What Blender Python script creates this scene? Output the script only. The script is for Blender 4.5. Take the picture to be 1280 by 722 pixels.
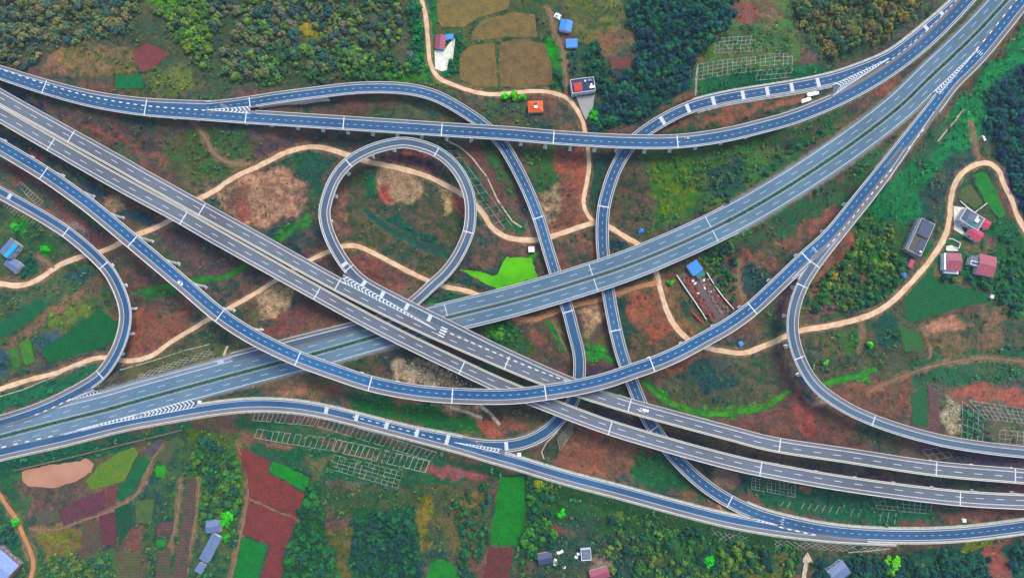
import bpy, math, random
import numpy as np
R = math.radians
random.seed(7); rng = np.random.default_rng(7)
for o in list(bpy.data.objects): bpy.data.objects.remove(o)
SC = bpy.context.scene
COL = SC.collection

# ------------------------------------------------------------------ camera, sky, sun, exposure
CAM_H, FPX, PITCH = 540.0, 1280*24/36.0, R(5.96)
cam_d = bpy.data.cameras.new('camera'); cam_d.lens = 24; cam_d.sensor_width = 36; cam_d.sensor_fit = 'HORIZONTAL'
cam_d.clip_start = 1; cam_d.clip_end = 12000
cam = bpy.data.objects.new('camera', cam_d); COL.objects.link(cam)
cam.location = (0, 0, CAM_H); cam.rotation_euler = (PITCH, 0, 0); SC.camera = cam
SUN_EL, SUN_AZ = R(60), R(35)          # azimuth clockwise from +Y (picture top)
w = bpy.data.worlds.new('World'); SC.world = w; w.use_nodes = True
nt = w.node_tree; bg = nt.nodes['Background']
sky = nt.nodes.new('ShaderNodeTexSky'); sky.sky_type = 'NISHITA'; sky.sun_disc = False
sky.sun_elevation = SUN_EL; sky.sun_rotation = SUN_AZ; sky.dust_density = 2.0; sky.ozone_density = 1.5
nt.links.new(sky.outputs[0], bg.inputs[0]); bg.inputs[1].default_value = 0.115
sd = bpy.data.lights.new('sun', 'SUN'); sd.energy = 1.35; sd.angle = R(20); sd.color = (1, 0.95, 0.88)
so = bpy.data.objects.new('sun', sd); COL.objects.link(so)
so.rotation_euler = (R(90)-SUN_EL, 0, -SUN_AZ + math.pi)
so.location = (0, 0, 300)
SC.view_settings.view_transform = 'Standard'; SC.view_settings.look = 'None'
SC.view_settings.gamma = 1; SC.view_settings.use_curve_mapping = False
SC.view_settings.exposure = 1.56
HAZE = .00005
SC.cycles.max_bounces = 4; SC.cycles.volume_bounces = 0; SC.cycles.use_denoising = True

# ------------------------------------------------------------------ survey: photo position -> place on the site
cP, sP = math.cos(PITCH), math.sin(PITCH)
def P(px, py, z):
    dx = (px-640)/FPX; dy = -(py-361)/FPX
    d = np.array([dx, dy*cP + sP, dy*sP - cP])
    t = (z-CAM_H)/d[2]
    return np.array([d[0]*t, d[1]*t, z])
def hash2(ix, iy, s):
    h = (ix.astype(np.int64)*374761393 + iy.astype(np.int64)*668265263 + s*1442695041) & 0xffffffff
    h = ((h ^ (h >> 13))*1274126177) & 0xffffffff
    return ((h ^ (h >> 16)) & 0xffff)/65535.0
def vnoise(x, y, s=0):
    ix = np.floor(x); iy = np.floor(y); fx = x-ix; fy = y-iy
    fx = fx*fx*(3-2*fx); fy = fy*fy*(3-2*fy)
    a = hash2(ix, iy, s); b = hash2(ix+1, iy, s); c = hash2(ix, iy+1, s); d = hash2(ix+1, iy+1, s)
    return (a*(1-fx)+b*fx)*(1-fy) + (c*(1-fx)+d*fx)*fy
def fbm(x, y, s=0, o=4):
    r = 0; a = 0.5; t = 0
    for i in range(o):
        r = r + a*vnoise(x*2**i, y*2**i, s+i*17); t += a; a *= .5
    return r/t
def inside(X, Y, poly):
    r = np.zeros(X.shape, bool); n = len(poly)
    for i in range(n):
        x1, y1 = poly[i]; x2, y2 = poly[(i+1) % n]
        if y1 == y2: continue
        c = ((y1 > Y) != (y2 > Y)) & (X < (x2-x1)*(Y-y1)/(y2-y1)+x1)
        r ^= c
    return r
K = 0.50
def S(r, g, b, k=None):
    f = lambda c: (c/255/12.92 if c/255 <= .04045 else ((c/255+.055)/1.055)**2.4)
    k = K if k is None else k
    return np.array([f(r)*k, f(g)*k, f(b)*k])

# ------------------------------------------------------------------ roads (surveyed centre lines; z deck height, wl / wr half widths)
def catmull(pts, step=1.5):
    p = np.array(pts, float); out = []
    q = np.vstack([2*p[0]-p[1], p, 2*p[-1]-p[-2]])
    for i in range(1, len(q)-2):
        p0, p1, p2, p3 = q[i-1:i+3]
        d = [max(1e-3, np.linalg.norm(b[:2]-a[:2]))**.5 for a, b in ((p0, p1), (p1, p2), (p2, p3))]
        t0 = 0; t1 = d[0]; t2 = t1+d[1]; t3 = t2+d[2]
        n = max(2, int(np.linalg.norm(p2[:2]-p1[:2])/step))
        for t in np.linspace(t1, t2, n, endpoint=False):
            A1 = (t1-t)/(t1-t0)*p0+(t-t0)/(t1-t0)*p1; A2 = (t2-t)/(t2-t1)*p1+(t-t1)/(t2-t1)*p2
            A3 = (t3-t)/(t3-t2)*p2+(t-t2)/(t3-t2)*p3
            B1 = (t2-t)/(t2-t0)*A1+(t-t0)/(t2-t0)*A2; B2 = (t3-t)/(t3-t1)*A2+(t-t1)/(t3-t1)*A3
            out.append((t2-t)/(t2-t1)*B1+(t-t1)/(t2-t1)*B2)
    out.append(p[-1]); return np.array(out)
def smooth(a, n):
    if n < 1: return a
    k = np.exp(-np.linspace(-2, 2, 2*n+1)**2); k /= k.sum(); o = a.copy()
    for c in range(a.shape[1]):
        e = np.concatenate([2*a[0, c]-a[n:0:-1, c], a[:, c], 2*a[-1, c]-a[-2:-n-2:-1, c]])
        o[:, c] = np.convolve(e, k, 'valid')
    return o
class Path:
    def __init__(s, pts, sm=9, step=1.5):
        d = smooth(catmull(pts, step), sm)
        seg = np.linalg.norm(np.diff(d[:, :2], axis=0), axis=1); cs = np.concatenate([[0], np.cumsum(seg)])
        n = int(cs[-1]/step); q = np.linspace(0, cs[-1], n+1)
        s.d = np.stack([np.interp(q, cs, d[:, c]) for c in range(d.shape[1])], 1); s.s = q
        t = np.gradient(s.d[:, :2], axis=0); t /= np.linalg.norm(t, axis=1)[:, None]
        s.t = t; s.n = np.stack([-t[:, 1], t[:, 0]], 1); s.L = cs[-1]
    def at(s, q):
        return np.array([np.interp(q, s.s, s.d[:, c]) for c in range(s.d.shape[1])])
    def fr(s, q):
        i = min(len(s.s)-1, max(0, int(round(q/s.L*(len(s.s)-1))))); return s.t[i], s.n[i]
    def near(s, x, y):
        i = np.argmin((s.d[:, 0]-x)**2+(s.d[:, 1]-y)**2); return s.s[i]
    def npx(s, px, py):                      # station nearest to a surveyed photo point
        z = s.d[:, 2].mean()
        for _ in range(3):
            p = P(px, py, z); q = s.near(p[0], p[1]); z = s.at(q)[2]
        return q
def road(pts, wl, wr, **k):
    L = []
    for p in pts:
        q = P(p[0], p[1], p[2]); a, b = (p[3], p[4]) if len(p) > 3 else (wl, wr)
        L.append([q[0], q[1], q[2], a, b])
    r = Path(L); r.k = k; return r
def zi(pts, zs):
    wd = [p for p in pts if len(p) > 2]
    if wd and len(wd) < len(pts) and len(pts[0]) == 2:
        f = wd[0][2:]; k = next(i for i, p in enumerate(pts) if len(p) > 2); pts = [tuple(p)+tuple(f) if i < k else p for i, p in enumerate(pts)]
    if wd and len(wd) < len(pts):
        last = wd[-1][2:]; pts = [p if len(p) > 2 else tuple(p)+tuple(last) for p in pts]
    """heights given at a few stations (index), linear between"""
    n = len(pts); zz = np.interp(range(n), [i if i >= 0 else n+i for i, _ in zs], [z for _, z in zs])
    return [(p[0], p[1], z)+tuple(p[2:]) for p, z in zip(pts, zz)]

rA = road(zi([(-40,160),(0,183.5),(55,216.5),(89,240),(112,257),(165,301),(218,345.5),(234.5,359.5),(275,394),(316,420.5),(372,447.5),(420,465),(463,479),(516.5,489.5),(564.5,494),(640,495),(682,490),(720,484),(763,473.5),(791,463.5),(816.5,455),(850,440.5),(880,424),(912,406),(941,384.5),(960,367),(1008,321),(1036,296),(1077,246),(1113,202),(1153,152),(1172,128),(1189,105),(1221,73),(1254,33),(1273,9),(1300,-24),(1320,-50)],
      [(0,30),(12,31),(18,30),(26,22),(30,17.3),(32,15.6),(-1,16)]), 5.7, 5.7)
rB = road(zi([(-40,78,5.4,5.6),(0,91,5.7,5.6),(54,109,6.7,5.6),(116,126,7.7,5.6),(180,136.5,8.9,5.6),(236,141,10.0,5.6),(262,142.8,10.6,5.6),(275,143.8,10.6,5.6),(288,144.8,5.6,5.6),(313,146.5,5.6,5.6),(430,154),(553,162),(640,167.5),(693,172),(780,177),(846,177),(906,169),(960,156),(989.5,147.7),(1055,120.5),(1114,86),(1166,44),(1211,-3),(1240,-35)],
      [(0,14),(8,15),(13,18),(16,18),(-1,17)]), 5.6, 5.6)
rC = road(zi([(1240,-38),(1195,5),(1151,43),(1115,70),(1095,79.5),(1044,98),(1000,107.5),(960,114),(906,123),(862,134.5),(832,148.5),(810,162),(799,170),(784,186),(768,214),(759.2,240),(754.5,259),(752.5,290),(754,319),(760,363),(767,402),(771,420),(776,440),(781,455),(789.5,476),(799,500),(811,526),(820,539),(840,567),(862,590),(886,610),(912,626),(946,642),(1000,656.5),(1047,664.5),(1120,669),(1200,667),(1280,657.5),(1325,651)],
      [(0,17.05),(3,17.05),(5,16.5),(8,13),(11,9.5),(14,7),(30,5.2),(32,6.04),(-1,6.6)]), 5.0, 5.0)
rD = road(zi([(258,134.6),(285,131.8),(310,128.3),(350,122),(392,116.5),(453,110),(509,111.5),(540,118.5),(557,126),(600,153),(625,176),(642,203),(660.5,240),(673,272),(690.5,330),(707,379),(711,391),(718,420),(723.5,440),(724,471),(717,500),(700,523),(685,538),(668,548),(652,554),(632,557),(610,557.5),(590,555),(570,551)],
      [(0,14.9),(2,15),(4,14),(9,9),(11,8),(20,5.5),(25,6.1),(-1,6.1)]), 4.7, 4.7)
rE = road(zi([(753,492),(712.6,478),(638.5,445.5),(597,425.5),(557,405.5),(515,385),(477,365.5),(453,352),(434,333),(416,304),(407,280),(405,264),(408.5,250),(417,226),(435.5,203),(464,187),(485,181),(504,178),(516,179.5),(547,190),(572.5,213),(587.5,247),(588.5,270),(586,290),(570,324),(555,343),(538,358),(519,376),(495,392),(465,403),(440,409.5),(355,431),(290,448)],
      [(0,21.05),(6,21.05),(8,21),(17,18),(24,15),(27,12.9),(29,10.6),(30,10.05),(-1,9)]), 4.4, 4.4)
rG = road(zi([(-40,221),(0,241),(82,289),(117,318),(129.5,330.5),(139,342),(152,369),(157.5,390),(156.5,407),(150,430),(144,443),(126,469),(100,486),(87,493),(52,509.5),(2,526),(-40,537)],
      [(0,15),(2,15.5),(7,14),(12,9.2),(14,8.2),(-1,7.6)]), 4.5, 4.5)
rH = road(zi([(1166,139,1,1),(1142,170,2.6,2.6),(1127,190,3.6,3.6),(1093,236,4.3,4.3),(1053,286,4.4,4.4),(1018,331,4.4,4.4),(1002.5,356),(993.5,380),(990.5,396),(990.5,416),(997.5,444),(1018,480),(1052,506),(1093,525.5),(1167,548),(1230,559),(1280,564.5),(1325,568)],
      [(0,16.6),(3,19),(5,20.9),(8,20),(-1,13)]), 4.4, 4.4)
rF = road(zi([(-40,578),(-1,567),(78.5,549),(158.5,529),(200,521.5),(246,513.5),(285,508),(320,505.5),(370,508),(408,514.5),(445,523.5),(480,532.5,4.6,4.6),(520,543,5.2,4.6),(545,549.5,6.3,4.6),(575,557.5,7.6,4.6),(592,562.5,7.8,4.6),(606,567,4.8,4.6),(640,576.5,4.6,4.6),(706,596.5),(773,614),(839,632),(906,649),(960,659),(1010,665.5),(1047,669),(1120,672.5)],
      [(0,7.1),(5,8),(9,7),(16,6),(-1,6)]), 4.6, 4.6)
rU = road(zi([(-40,96,5.5,6.1),(-4,118,5.5,6.1),(65.6,157,5.5,6.1),(155.6,207,5.5,6.1),(174.6,218,5.5,6.1),(315.6,296,5.5,6.0),(423,355.5,5.5,5.7),(484,386.5,5.5,5.5),(538,412),(634,453.5),(679,472),(723,487),(787.5,507),(845,523),(920,543),(960,553.5),(1060,569),(1171,585.5),(1268,594),(1325,599)],
      [(0,21),(-1,21)]), 5.5, 5.5)
rL = road(zi([(-40,121,6.3,5.6),(4.3,146,6.3,5.6),(62.3,179.6,6.3,5.6),(154.3,232,6.3,5.6),(226.8,271,6.3,5.6),(263,292,6.3,5.6),(324,326,6.1,5.6),(387,361,5.8,5.6),(484.5,413.5,5.6,5.6),(578,459),(614,476),(662,496),(729,522),(763,534),(850,560),(922,579),(960,587),(1060,604.5),(1199,622),(1280,626.5),(1325,628)],
      [(0,20.9),(-1,20.9)]), 5.6, 5.6)
rM = road(zi([(-40,555.5,15.6,11.8),(0,545.6,15.6,11.8),(80,525,15.6,11.8),(140,510,15.8,11.8),(160,504,15.8,11.8),(240,482,15.5,11.8),(320,460.5,15.4,11.8),(390,442.5,15.2,12),(470,420,14.5,12),(500,412,12.3,12.2),(566,395,12.2,12.2),(640,376.5,12.2,12.2),(720,353,12.2,12.2),(790,329.5,12.2,12.2),(889,286.5,12.2,12.2),(962,247,12.2,12.2),(1060,183,12.2,12.2),(1126,132,12.2,12.2),(1159,100,12.2,12.5),(1219,43,12.2,13.5),(1259,0,12.2,13.5),(1310,-53,12.2,13.5)],
      [(0,7),(5,8.2),(8,10),(10,12.5),(13,14),(15,14),(-1,15.5)]), 12.2, 12.2)
ALLR = dict(A=rA, B=rB, C=rC, D=rD, E=rE, F=rF, G=rG, H=rH, U=rU, L=rL, M=rM)
eps = dict(A=.02, B=.03, C=.06, D=-.05, E=-.06, F=.0, G=.04, H=.05, U=.0, L=.0, M=-.03)
for k, r in ALLR.items(): r.d[:, 2] += eps[k]; r.name = k
# which stretches lie on the ground (embankment or cutting), as photo stations
def rng_px(r, *ab):
    return [tuple(sorted((r.npx(*a), r.npx(*b)))) for a, b in ab]
GRADE = {'M': rng_px(rM, ((-40,555),(545,400)), ((915,273),(1310,-53))), 'F': [(0, rF.L)],
         'C': rng_px(rC, ((1240,-38),(870,132)), ((930,635),(1325,651))), 'B': rng_px(rB, ((985,149),(1240,-35))),
         'A': rng_px(rA, ((1105,212),(1320,-50))), 'G': rng_px(rG, ((-40,221),(78,287)), ((115,477),(-40,537))),
         'D': rng_px(rD, ((690,533),(570,551))), 'E': rng_px(rE, ((500,389),(290,448))),
         'H': rng_px(rH, ((1170,140),(1105,222)))}
def on_grade(k, q): return any(a <= q <= b for a, b in GRADE.get(k, []))

# ------------------------------------------------------------------ terrain height field
FX0, FX1, FY0, FY1, CELL = -470., 470., -205., 345., 0.9
xs = np.arange(FX0, FX1+.1, CELL); ys = np.arange(FY0, FY1+.1, CELL)
GX, GY = np.meshgrid(xs, ys)
hc = [(0,0,14),(150,30,16),(300,40,11),(450,40,7),(600,60,3),(700,60,3),(800,60,9),(900,40,24),(960,60,21),(1050,30,19),(1150,10,17),(1260,0,15),
 (0,130,2),(60,95,9),(200,180,1),(180,110,11),(330,110,11),(400,220,0),(600,250,0),(700,250,0),(760,230,1),(850,230,4),(950,200,8),(1050,160,10),(1100,220,7),(1180,180,9),(1250,150,12),
 (1270,250,4),(1200,280,1),(1120,330,2),(1060,350,4),(900,380,0),(800,400,0),(700,420,0),(60,350,0),(40,260,9),(60,420,0),(200,420,0),(330,400,1),(500,470,0),
 (600,520,0),(750,560,1),(900,480,0),(1050,450,0),(1200,450,1),(1250,520,6),(1200,600,2),(1000,560,1),(70,600,0),(200,620,0),(330,640,1),(400,560,2),
 (500,620,0),(650,650,0),(800,690,0),(950,705,0),(1100,715,1),(1260,705,1),(490,140,4),(600,130,4)]
num = np.zeros_like(GX); den = np.zeros_like(GX)+1e-9
for px, py, z in hc:
    p = P(px, py, z); wgt = 1/(((GX-p[0])**2+(GY-p[1])**2)/900+1)**1.7
    num += wgt*z; den += wgt
T = num/den + (fbm(GX/38, GY/38, 3)-.5)*3.6 + (fbm(GX/14, GY/14, 9, 5)-.5)*3.6-(1-np.abs(2*fbm(GX/24, GY/24, 19, 4)-1))**6*1.6
def hidx(x, y):
    i = (np.asarray(x)-FX0)/CELL; j = (np.asarray(y)-FY0)/CELL
    return np.clip(i, 0, len(xs)-1.001), np.clip(j, 0, len(ys)-1.001)
def H(x, y):
    i, j = hidx(x, y); i0 = i.astype(int); j0 = j.astype(int); fi = i-i0; fj = j-j0
    return (T[j0, i0]*(1-fi)+T[j0, i0+1]*fi)*(1-fj)+(T[j0+1, i0]*(1-fi)+T[j0+1, i0+1]*fi)*fj
def G(px, py):
    z = 0.
    for _ in range(8):
        p = P(px, py, z); z = float(H(p[0], p[1]))
    return np.array([p[0], p[1], z])
def windows(x, y, r):
    i0 = max(0, int((x-r-FX0)/CELL)); i1 = min(len(xs), int((x+r-FX0)/CELL)+2)
    j0 = max(0, int((y-r-FY0)/CELL)); j1 = min(len(ys), int((y+r-FY0)/CELL)+2)
    return (slice(j0, j1), slice(i0, i1)) if i1 > i0 and j1 > j0 else None
def field_dist(path, q0, q1, rad, zoff=0):
    """nearest distance, path height and half widths on the grid, around one stretch"""
    D = np.full(GX.shape, 1e9, np.float32); Z = np.zeros(GX.shape, np.float32); SD = np.zeros(GX.shape, np.float32)
    idx = np.where((path.s >= q0) & (path.s <= q1))[0]; gz = np.gradient(path.d[:, 2], path.s)
    for i in idx[::2]:
        x, y, z = path.d[i, :3]; wdw = windows(x, y, rad)
        if wdw is None: continue
        dx = GX[wdw]-x; dy = GY[wdw]-y; d = np.hypot(dx, dy)
        side = dx*path.n[i, 0]+dy*path.n[i, 1]
        hw = np.where(side > 0, path.d[i, 3], path.d[i, 4]) if path.d.shape[1] > 4 else path.d[i, 3]
        d = d-hw; m = d < D[wdw]
        D[wdw] = np.where(m, d, D[wdw]); Z[wdw] = np.where(m, z+zoff+gz[i]*np.clip(dx*path.t[i, 0]+dy*path.t[i, 1], -2.2, 2.2), Z[wdw])
    return D, Z
OCC = np.zeros(GX.shape, bool)             # nothing grows here
for k, r in ALLR.items():
    D, Z = field_dist(r, 0, r.L, 14, -3.2); m = D < 2.5
    T = np.where(m, np.minimum(T, Z), T); OCC |= D < 1.6
LO = np.full(GX.shape, -1e9); HI = np.full(GX.shape, 1e9); CORE = np.full(GX.shape, 1e9)
for k, L in GRADE.items():
    for a, b in L:
        D, Z = field_dist(ALLR[k], a, b, 46, -.45); m = D < 1e8
        d = np.maximum(0, D-1.6)
        LO = np.where(m, np.maximum(LO, Z-.62*d), LO); HI = np.where(m, np.minimum(HI, Z+.55*d), HI)
        CORE = np.where(D < 1.6, np.minimum(CORE, Z), CORE)
T = np.minimum(np.maximum(T, LO), np.maximum(HI, LO)); T = np.where(CORE < 1e8, np.minimum(T, CORE), T)

# dirt roads: centre lines on the ground
def gpath(pts, wd, sm=5):
    q = [list(G(*p))+[wd/2, wd/2] for p in pts]; r = Path(q, sm)
    z = H(r.d[:, 0], r.d[:, 1]); r.d[:, 2] = smooth(np.stack([z], 1), 12)[:, 0] if len(z) > 26 else z
    return r
DIRT = [
 ('pale dirt road', [(527,-20),(527,0),(532,19),(534,40),(536,60),(537,76),(546,95),(572,108),(609,118),(651,115),(675,114),(695,117),(710,124),(720,135),(728,150),(731,164),(735,186),(736,213),(731,240),(729,252),(734,268),(744,279)], 3.3),
 ('b', [(-30,497),(0,486),(37.5,474),(70,466),(100,454),(120,447.5),(136,446),(156,451),(186,446),(216,426),(246,407.5),(266,396),(285,386),(320,366),(345,350),(390,324),(412,314),(430,307.5),(446,307.5),(460,312.5),(480,323),(517.5,342.5),(535,350.6),(560,359),(580,362.5),(600,369)], 3.5),
 ('c', [(-30,350),(0,354),(20,357),(37.5,354),(52.5,346),(70,334),(87.5,325),(107.5,319),(137.5,310),(172,293),(211,276),(251,247.5),(270,237.5),(287.5,225),(320,209.5),(357,191),(388,183.5),(410,186),(434,194),(455,200.6),(480,206),(506,212),(540,223),(569,238),(588,250),(602,264),(614,283),(628,294),(645,299),(668,300),(690,295),(710,289),(730,282),(744,278),(764,285),(778,294),(799,306),(815,325),(821,341),(826,363),(833,386),(843,406),(859,423),(879,433),(906,439),(929,441),(960,430),(1000,413),(1043,406),(1093,391),(1116,376),(1139,353),(1159,330),(1176,306),(1185,284),(1187,262),(1189,243),(1196,225),(1210,211),(1226,203.5),(1239,204.5),(1248,213),(1255,231),(1263,246),(1271,267),(1280,286),(1300,320)], 4.0),
 ('d', [(640,397.5),(659,399.5),(675,397),(690,391),(718,381),(752.5,374),(769,367.5),(800,357.5),(822,353)], 3.8),
 ('e', [(-20,604),(0,618),(9,632),(19,645),(27.5,663),(35,680),(39.5,691),(42,704.5),(39,720),(36,735)], 2.9),
 ('f', [(46,321),(55,325),(68,335)], 2.4), ('g', [(240,150),(255,170),(268,192),(285,203),(312,205)], 2.4),
 ('j', [(37,661),(72,661),(87,656),(110,648),(131,641),(150,631),(170,618),(182,598),(190,575),(205,553)], 1.3), ('k', [(296,556),(309,592),(311,612),(307,632),(300,673),(289,722)], 1.3), ('l', [(249,600),(246,640),(238,680),(228,728)], 1.0), ('m', [(226,600),(222,640),(212,690),(207,728)], 1.0), ('n', [(312,623),(345,638),(372,650)], .9),
 ('o', [(1280,452),(1230,447),(1190,452),(1150,462),(1110,478),(1085,490)], 1.4), ('p', [(1075,398),(1078,420),(1072,440)], 1.0), ('q', [(1151,408),(1160,425),(1162,448)], 1.0), ('r', [(925,325),(922,345),(930,380),(940,400)], 1.6), ('s', [(690,400),(712,445),(722,462)], 1.4),
 ('h', [(1213,152),(1218,172),(1222,192),(1224,202)], 1.8), ('i', [(686,10),(694,40),(702,60),(707,90),(709,120)], 1.6)]
DP = []
for nme, pts, wd in DIRT:
    r = gpath(pts, wd); DP.append(r)
    D, Z = field_dist(r, 0, r.L, 16); m = D < 1e8; d = np.maximum(0, D-.8)
    grade_keep = CORE < 1e8
    T = np.where(m & ~grade_keep, np.clip(T, Z-.7*d-.05, Z+.7*d-.05), T); OCC |= D < 1.5

# terraced fields and ponds: level ground
f3 = lambda ox, oy, L: [(ox+x/3.009, oy+y/3.009) for x, y in L]
f8 = lambda ox, oy, L: [(ox+x/8., oy+y/8.) for x, y in L]
f7 = lambda ox, oy, L: [(ox+x/7.11, oy+y/7.11) for x, y in L]
FIELDS = [  # points, colour a, colour b, row angle (deg, None = no rows), row period m
 (f3(0,480,[(320,365),(380,300),(440,260),(500,235),(525,260),(490,320),(470,365),(400,385),(335,400)]), (84,132,36),(108,130,40), None, 0),
 (f3(0,480,[(530,265),(565,290),(535,345),(500,400),(460,440),(443,440),(443,375),(470,360),(500,310)]), (14,112,62),(20,92,55), 60, 1.6),
 (f3(0,480,[(590,305),(625,305),(620,352),(585,345)]), (30,165,25),(40,140,30), None, 0),
 (f3(0,480,[(232,465),(398,392),(398,470),(238,528)]), (112,62,72),(98,56,66), 20, 1.5),
 (f3(0,480,[(402,387),(438,377),(438,440),(402,468)]), (124,68,66),(106,60,60), 20, 1.5),
 (f3(0,480,[(366,497),(428,478),(440,545),(435,608),(382,600)]), (112,58,68),(98,54,62), 85, 1.4),
 (f3(0,480,[(302,522),(362,498),(376,606),(312,618)]), (116,72,68),(84,88,60), 85, 2.2),
 (f3(0,480,[(132,482),(218,467),(226,520),(142,528)]), (84,104,72),(96,80,70), 85, 2.2),
 (f3(0,480,[(430,468),(493,447),(498,538),(462,578),(442,570)]), (16,96,56),(30,76,56), 85, 2.0),
 (f3(0,480,[(510,437),(578,432),(570,518),(512,518)]), (86,112,50),(70,98,56), None, 0),
 (f3(0,480,[(590,522),(653,514),(648,562),(592,578)]), (124,80,74),(84,72,70), 0, 2.3),
 (f3(0,480,[(590,585),(620,585),(620,611),(592,611)]), (24,140,50),(20,120,50), None, 0),
 (f3(0,480,[(592,622),(640,614),(640,730),(582,730)]), (112,82,70),(70,90,64), 0, 2.3),
 (f3(0,480,[(702,352),(740,347),(725,500),(700,730),(647,730),(690,470)]), (116,84,72),(78,80,70), 3, 2.2),
 (f3(0,480,[(432,632),(528,628),(524,730),(442,730)]), (96,108,62),(92,84,60), 0, 2.2),
 (f3(0,480,[(582,280),(655,196),(662,238),(624,302)]), (64,104,60),(96,88,66), 35, 2.2),
 (f3(0,480,[(540,255),(598,202),(618,220),(572,275)]), (98,88,96),(84,74,82), 50, 1.6),
 ([(294,558),(318,567),(337,577),(336,590),(380,616),(371,646),(312,622),(309,593)], (140,62,52),(120,56,52), 70, 1.6),
 ([(312,625),(370,649),(355,693),(350,725),(324,725),(338,681),(303,668)], (138,62,54),(120,56,58), 75, 1.6),
 ([(340,576),(386,595),(380,614),(338,588)], (10,150,30),(10,130,30), 70, 1.6),
 ([(303,670),(336,682),(325,707),(322,726),(291,726)], (0,130,42),(6,112,44), 75, 1.6),
 ([(624,597),(657,595),(655,646),(647,682),(612,680),(618,640)], (10,132,24),(10,112,28), None, 0),
 ([(612,683),(641,684),(637,727),(603,727)], (112,60,54),(96,54,52), None, 0),
 ([(531,727),(539,702),(553,697),(569,706),(577,727)], (24,140,36),(20,120,40), None, 0),
 ([(167,62),(183,53),(213,67),(195,84),(180,91),(169,79)], (132,66,66),(118,62,62), None, 0),
 ([(145,96),(177,94),(181,111),(146,112)], (4,120,64),(8,106,60), 85, 1.6),
 ([(55,436),(125,387),(147,403),(145,426),(131,433),(63,454),(55,444)], (0,108,48),(4,92,46), 30, 1.5),
 ([(-12,408),(51,373),(61,381),(33,406),(-12,428)], (14,108,66),(20,92,60), 30, 1.6),
 ([(23,430),(36,421),(45,452),(33,456)], (70,140,36),(60,120,44), None, 0), ([(10,436),(21,433),(27,457),(18,459)], (60,130,40),(60,110,44), None, 0),
 ([(1129,373),(1156,344),(1180,352),(1236,366),(1238,377),(1192,386),(1154,399),(1133,403)], (14,112,54),(30,96,54), 20, 2.4),
 ([(1123,405),(1150,418),(1157,435),(1131,440)], (46,112,52),(60,100,50), None, 0),
 ([(1219,217),(1234,214),(1255,268),(1247,273),(1231,252)], (24,118,50),(40,140,40), None, 0),
 ([(1201,238),(1215,230),(1229,252),(1219,261),(1198,247)], (96,104,58),(80,100,60), None, 0),
 ([(546,-4),(638,-4),(634,12),(600,22),(580,34),(552,34),(545,18)], (146,122,62),(116,106,62), 80, 1.8),
 ([(590,40),(606,24),(645,16),(668,18),(672,45),(630,48),(590,50)], (148,116,60),(108,100,62), 85, 1.8),
 ([(575,70),(586,58),(618,54),(622,108),(595,109),(574,98)], (144,116,64),(112,98,60), 88, 1.8),
 ([(624,54),(658,49),(681,56),(689,80),(690,104),(660,111),(625,108)], (140,110,66),(108,92,60), 88, 1.8),
 ([(762,72),(789,72),(787,86),(764,87)], (128,72,66),(112,68,64), None, 0),
 ([(1138,492),(1158,480),(1161,534),(1140,530)], (22,104,62),(50,96,60), None, 0),
 ([(1160,484),(1171,488),(1175,540),(1164,538)], (118,84,88),(104,76,82), 0, 2),
]
PONDS = [(f3(0,480,[(78,325),(140,312),(200,300),(260,293),(330,283),(352,300),(340,330),(290,360),(235,382),(190,389),(110,383),(78,365)]), 'mud'),
         ([(574,336),(598,338),(621,343.5),(628,328),(634,321),(650,321),(664,322),(669,333),(672.5,346.5),(645,355),(622,361),(600,351)], 'algae')]
def wpoly(pts): return [tuple(G(*p)[:2]) for p in pts]
def ragged(wp, amp, step=2.2):
    out = []; n = len(wp)
    for i in range(n):
        a = np.array(wp[i]); b = np.array(wp[(i+1) % n]); L = np.linalg.norm(b-a); k = max(1, int(L/step)); nn = np.array((-(b-a)[1], (b-a)[0]))/max(L, 1e-6)
        for j in range(k):
            p = a+(b-a)*j/k; o = (float(fbm(np.array(p[0]/4), np.array(p[1]/4), 71, 3))-.5)*2*amp; out.append(tuple(p+nn*o))
    return out
def level(pts, dz=0, mode='mean'):
    global T
    wp = ragged(wpoly(pts), 1.1 if mode == 'mean' else 1.8); a = np.array(wp); lo = a.min(0)-3; hi = a.max(0)+3
    i0, j0 = [int(v) for v in hidx(lo[0], lo[1])]; i1, j1 = [int(v)+2 for v in hidx(hi[0], hi[1])]
    sl = (slice(j0, j1), slice(i0, i1)); m = inside(GX[sl], GY[sl], wp)
    if m.sum() < 3: return wp, float(H(a[:, 0].mean(), a[:, 1].mean()))
    z = np.median(T[sl][m]) if mode == 'mean' else np.percentile(T[sl][m], 15)
    c = a.mean(0); big = [tuple(c+(np.array(p)-c)*(1+1.2/max(1, np.hypot(*(np.array(p)-c))))) for p in wp]
    mb = inside(GX[sl], GY[sl], big) & ~(CORE[sl] < 1e8)
    T[sl] = np.where(mb, z+dz, T[sl]); OCC[sl] |= m
    return wp, float(z)
FW = [(level(f[0]),)+f[1:] for f in FIELDS]; PW = [(level(p[0], -.25, 'low'), p[1]) for p in PONDS]
for y_ in (f8(500,0,[(345,500),(440,505),(520,400),(545,395),(525,600),(485,610),(470,700),(420,715),(352,690)]), f8(620,80,[(800,325),(985,310),(970,430),(900,560),(868,500)]),
           f8(1110,260,[(655,-20),(820,0),(850,40),(715,150),(778,230),(755,272),(660,215)]), [(844,344),(871,332),(915,397),(914,432)]): level(y_)

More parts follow.
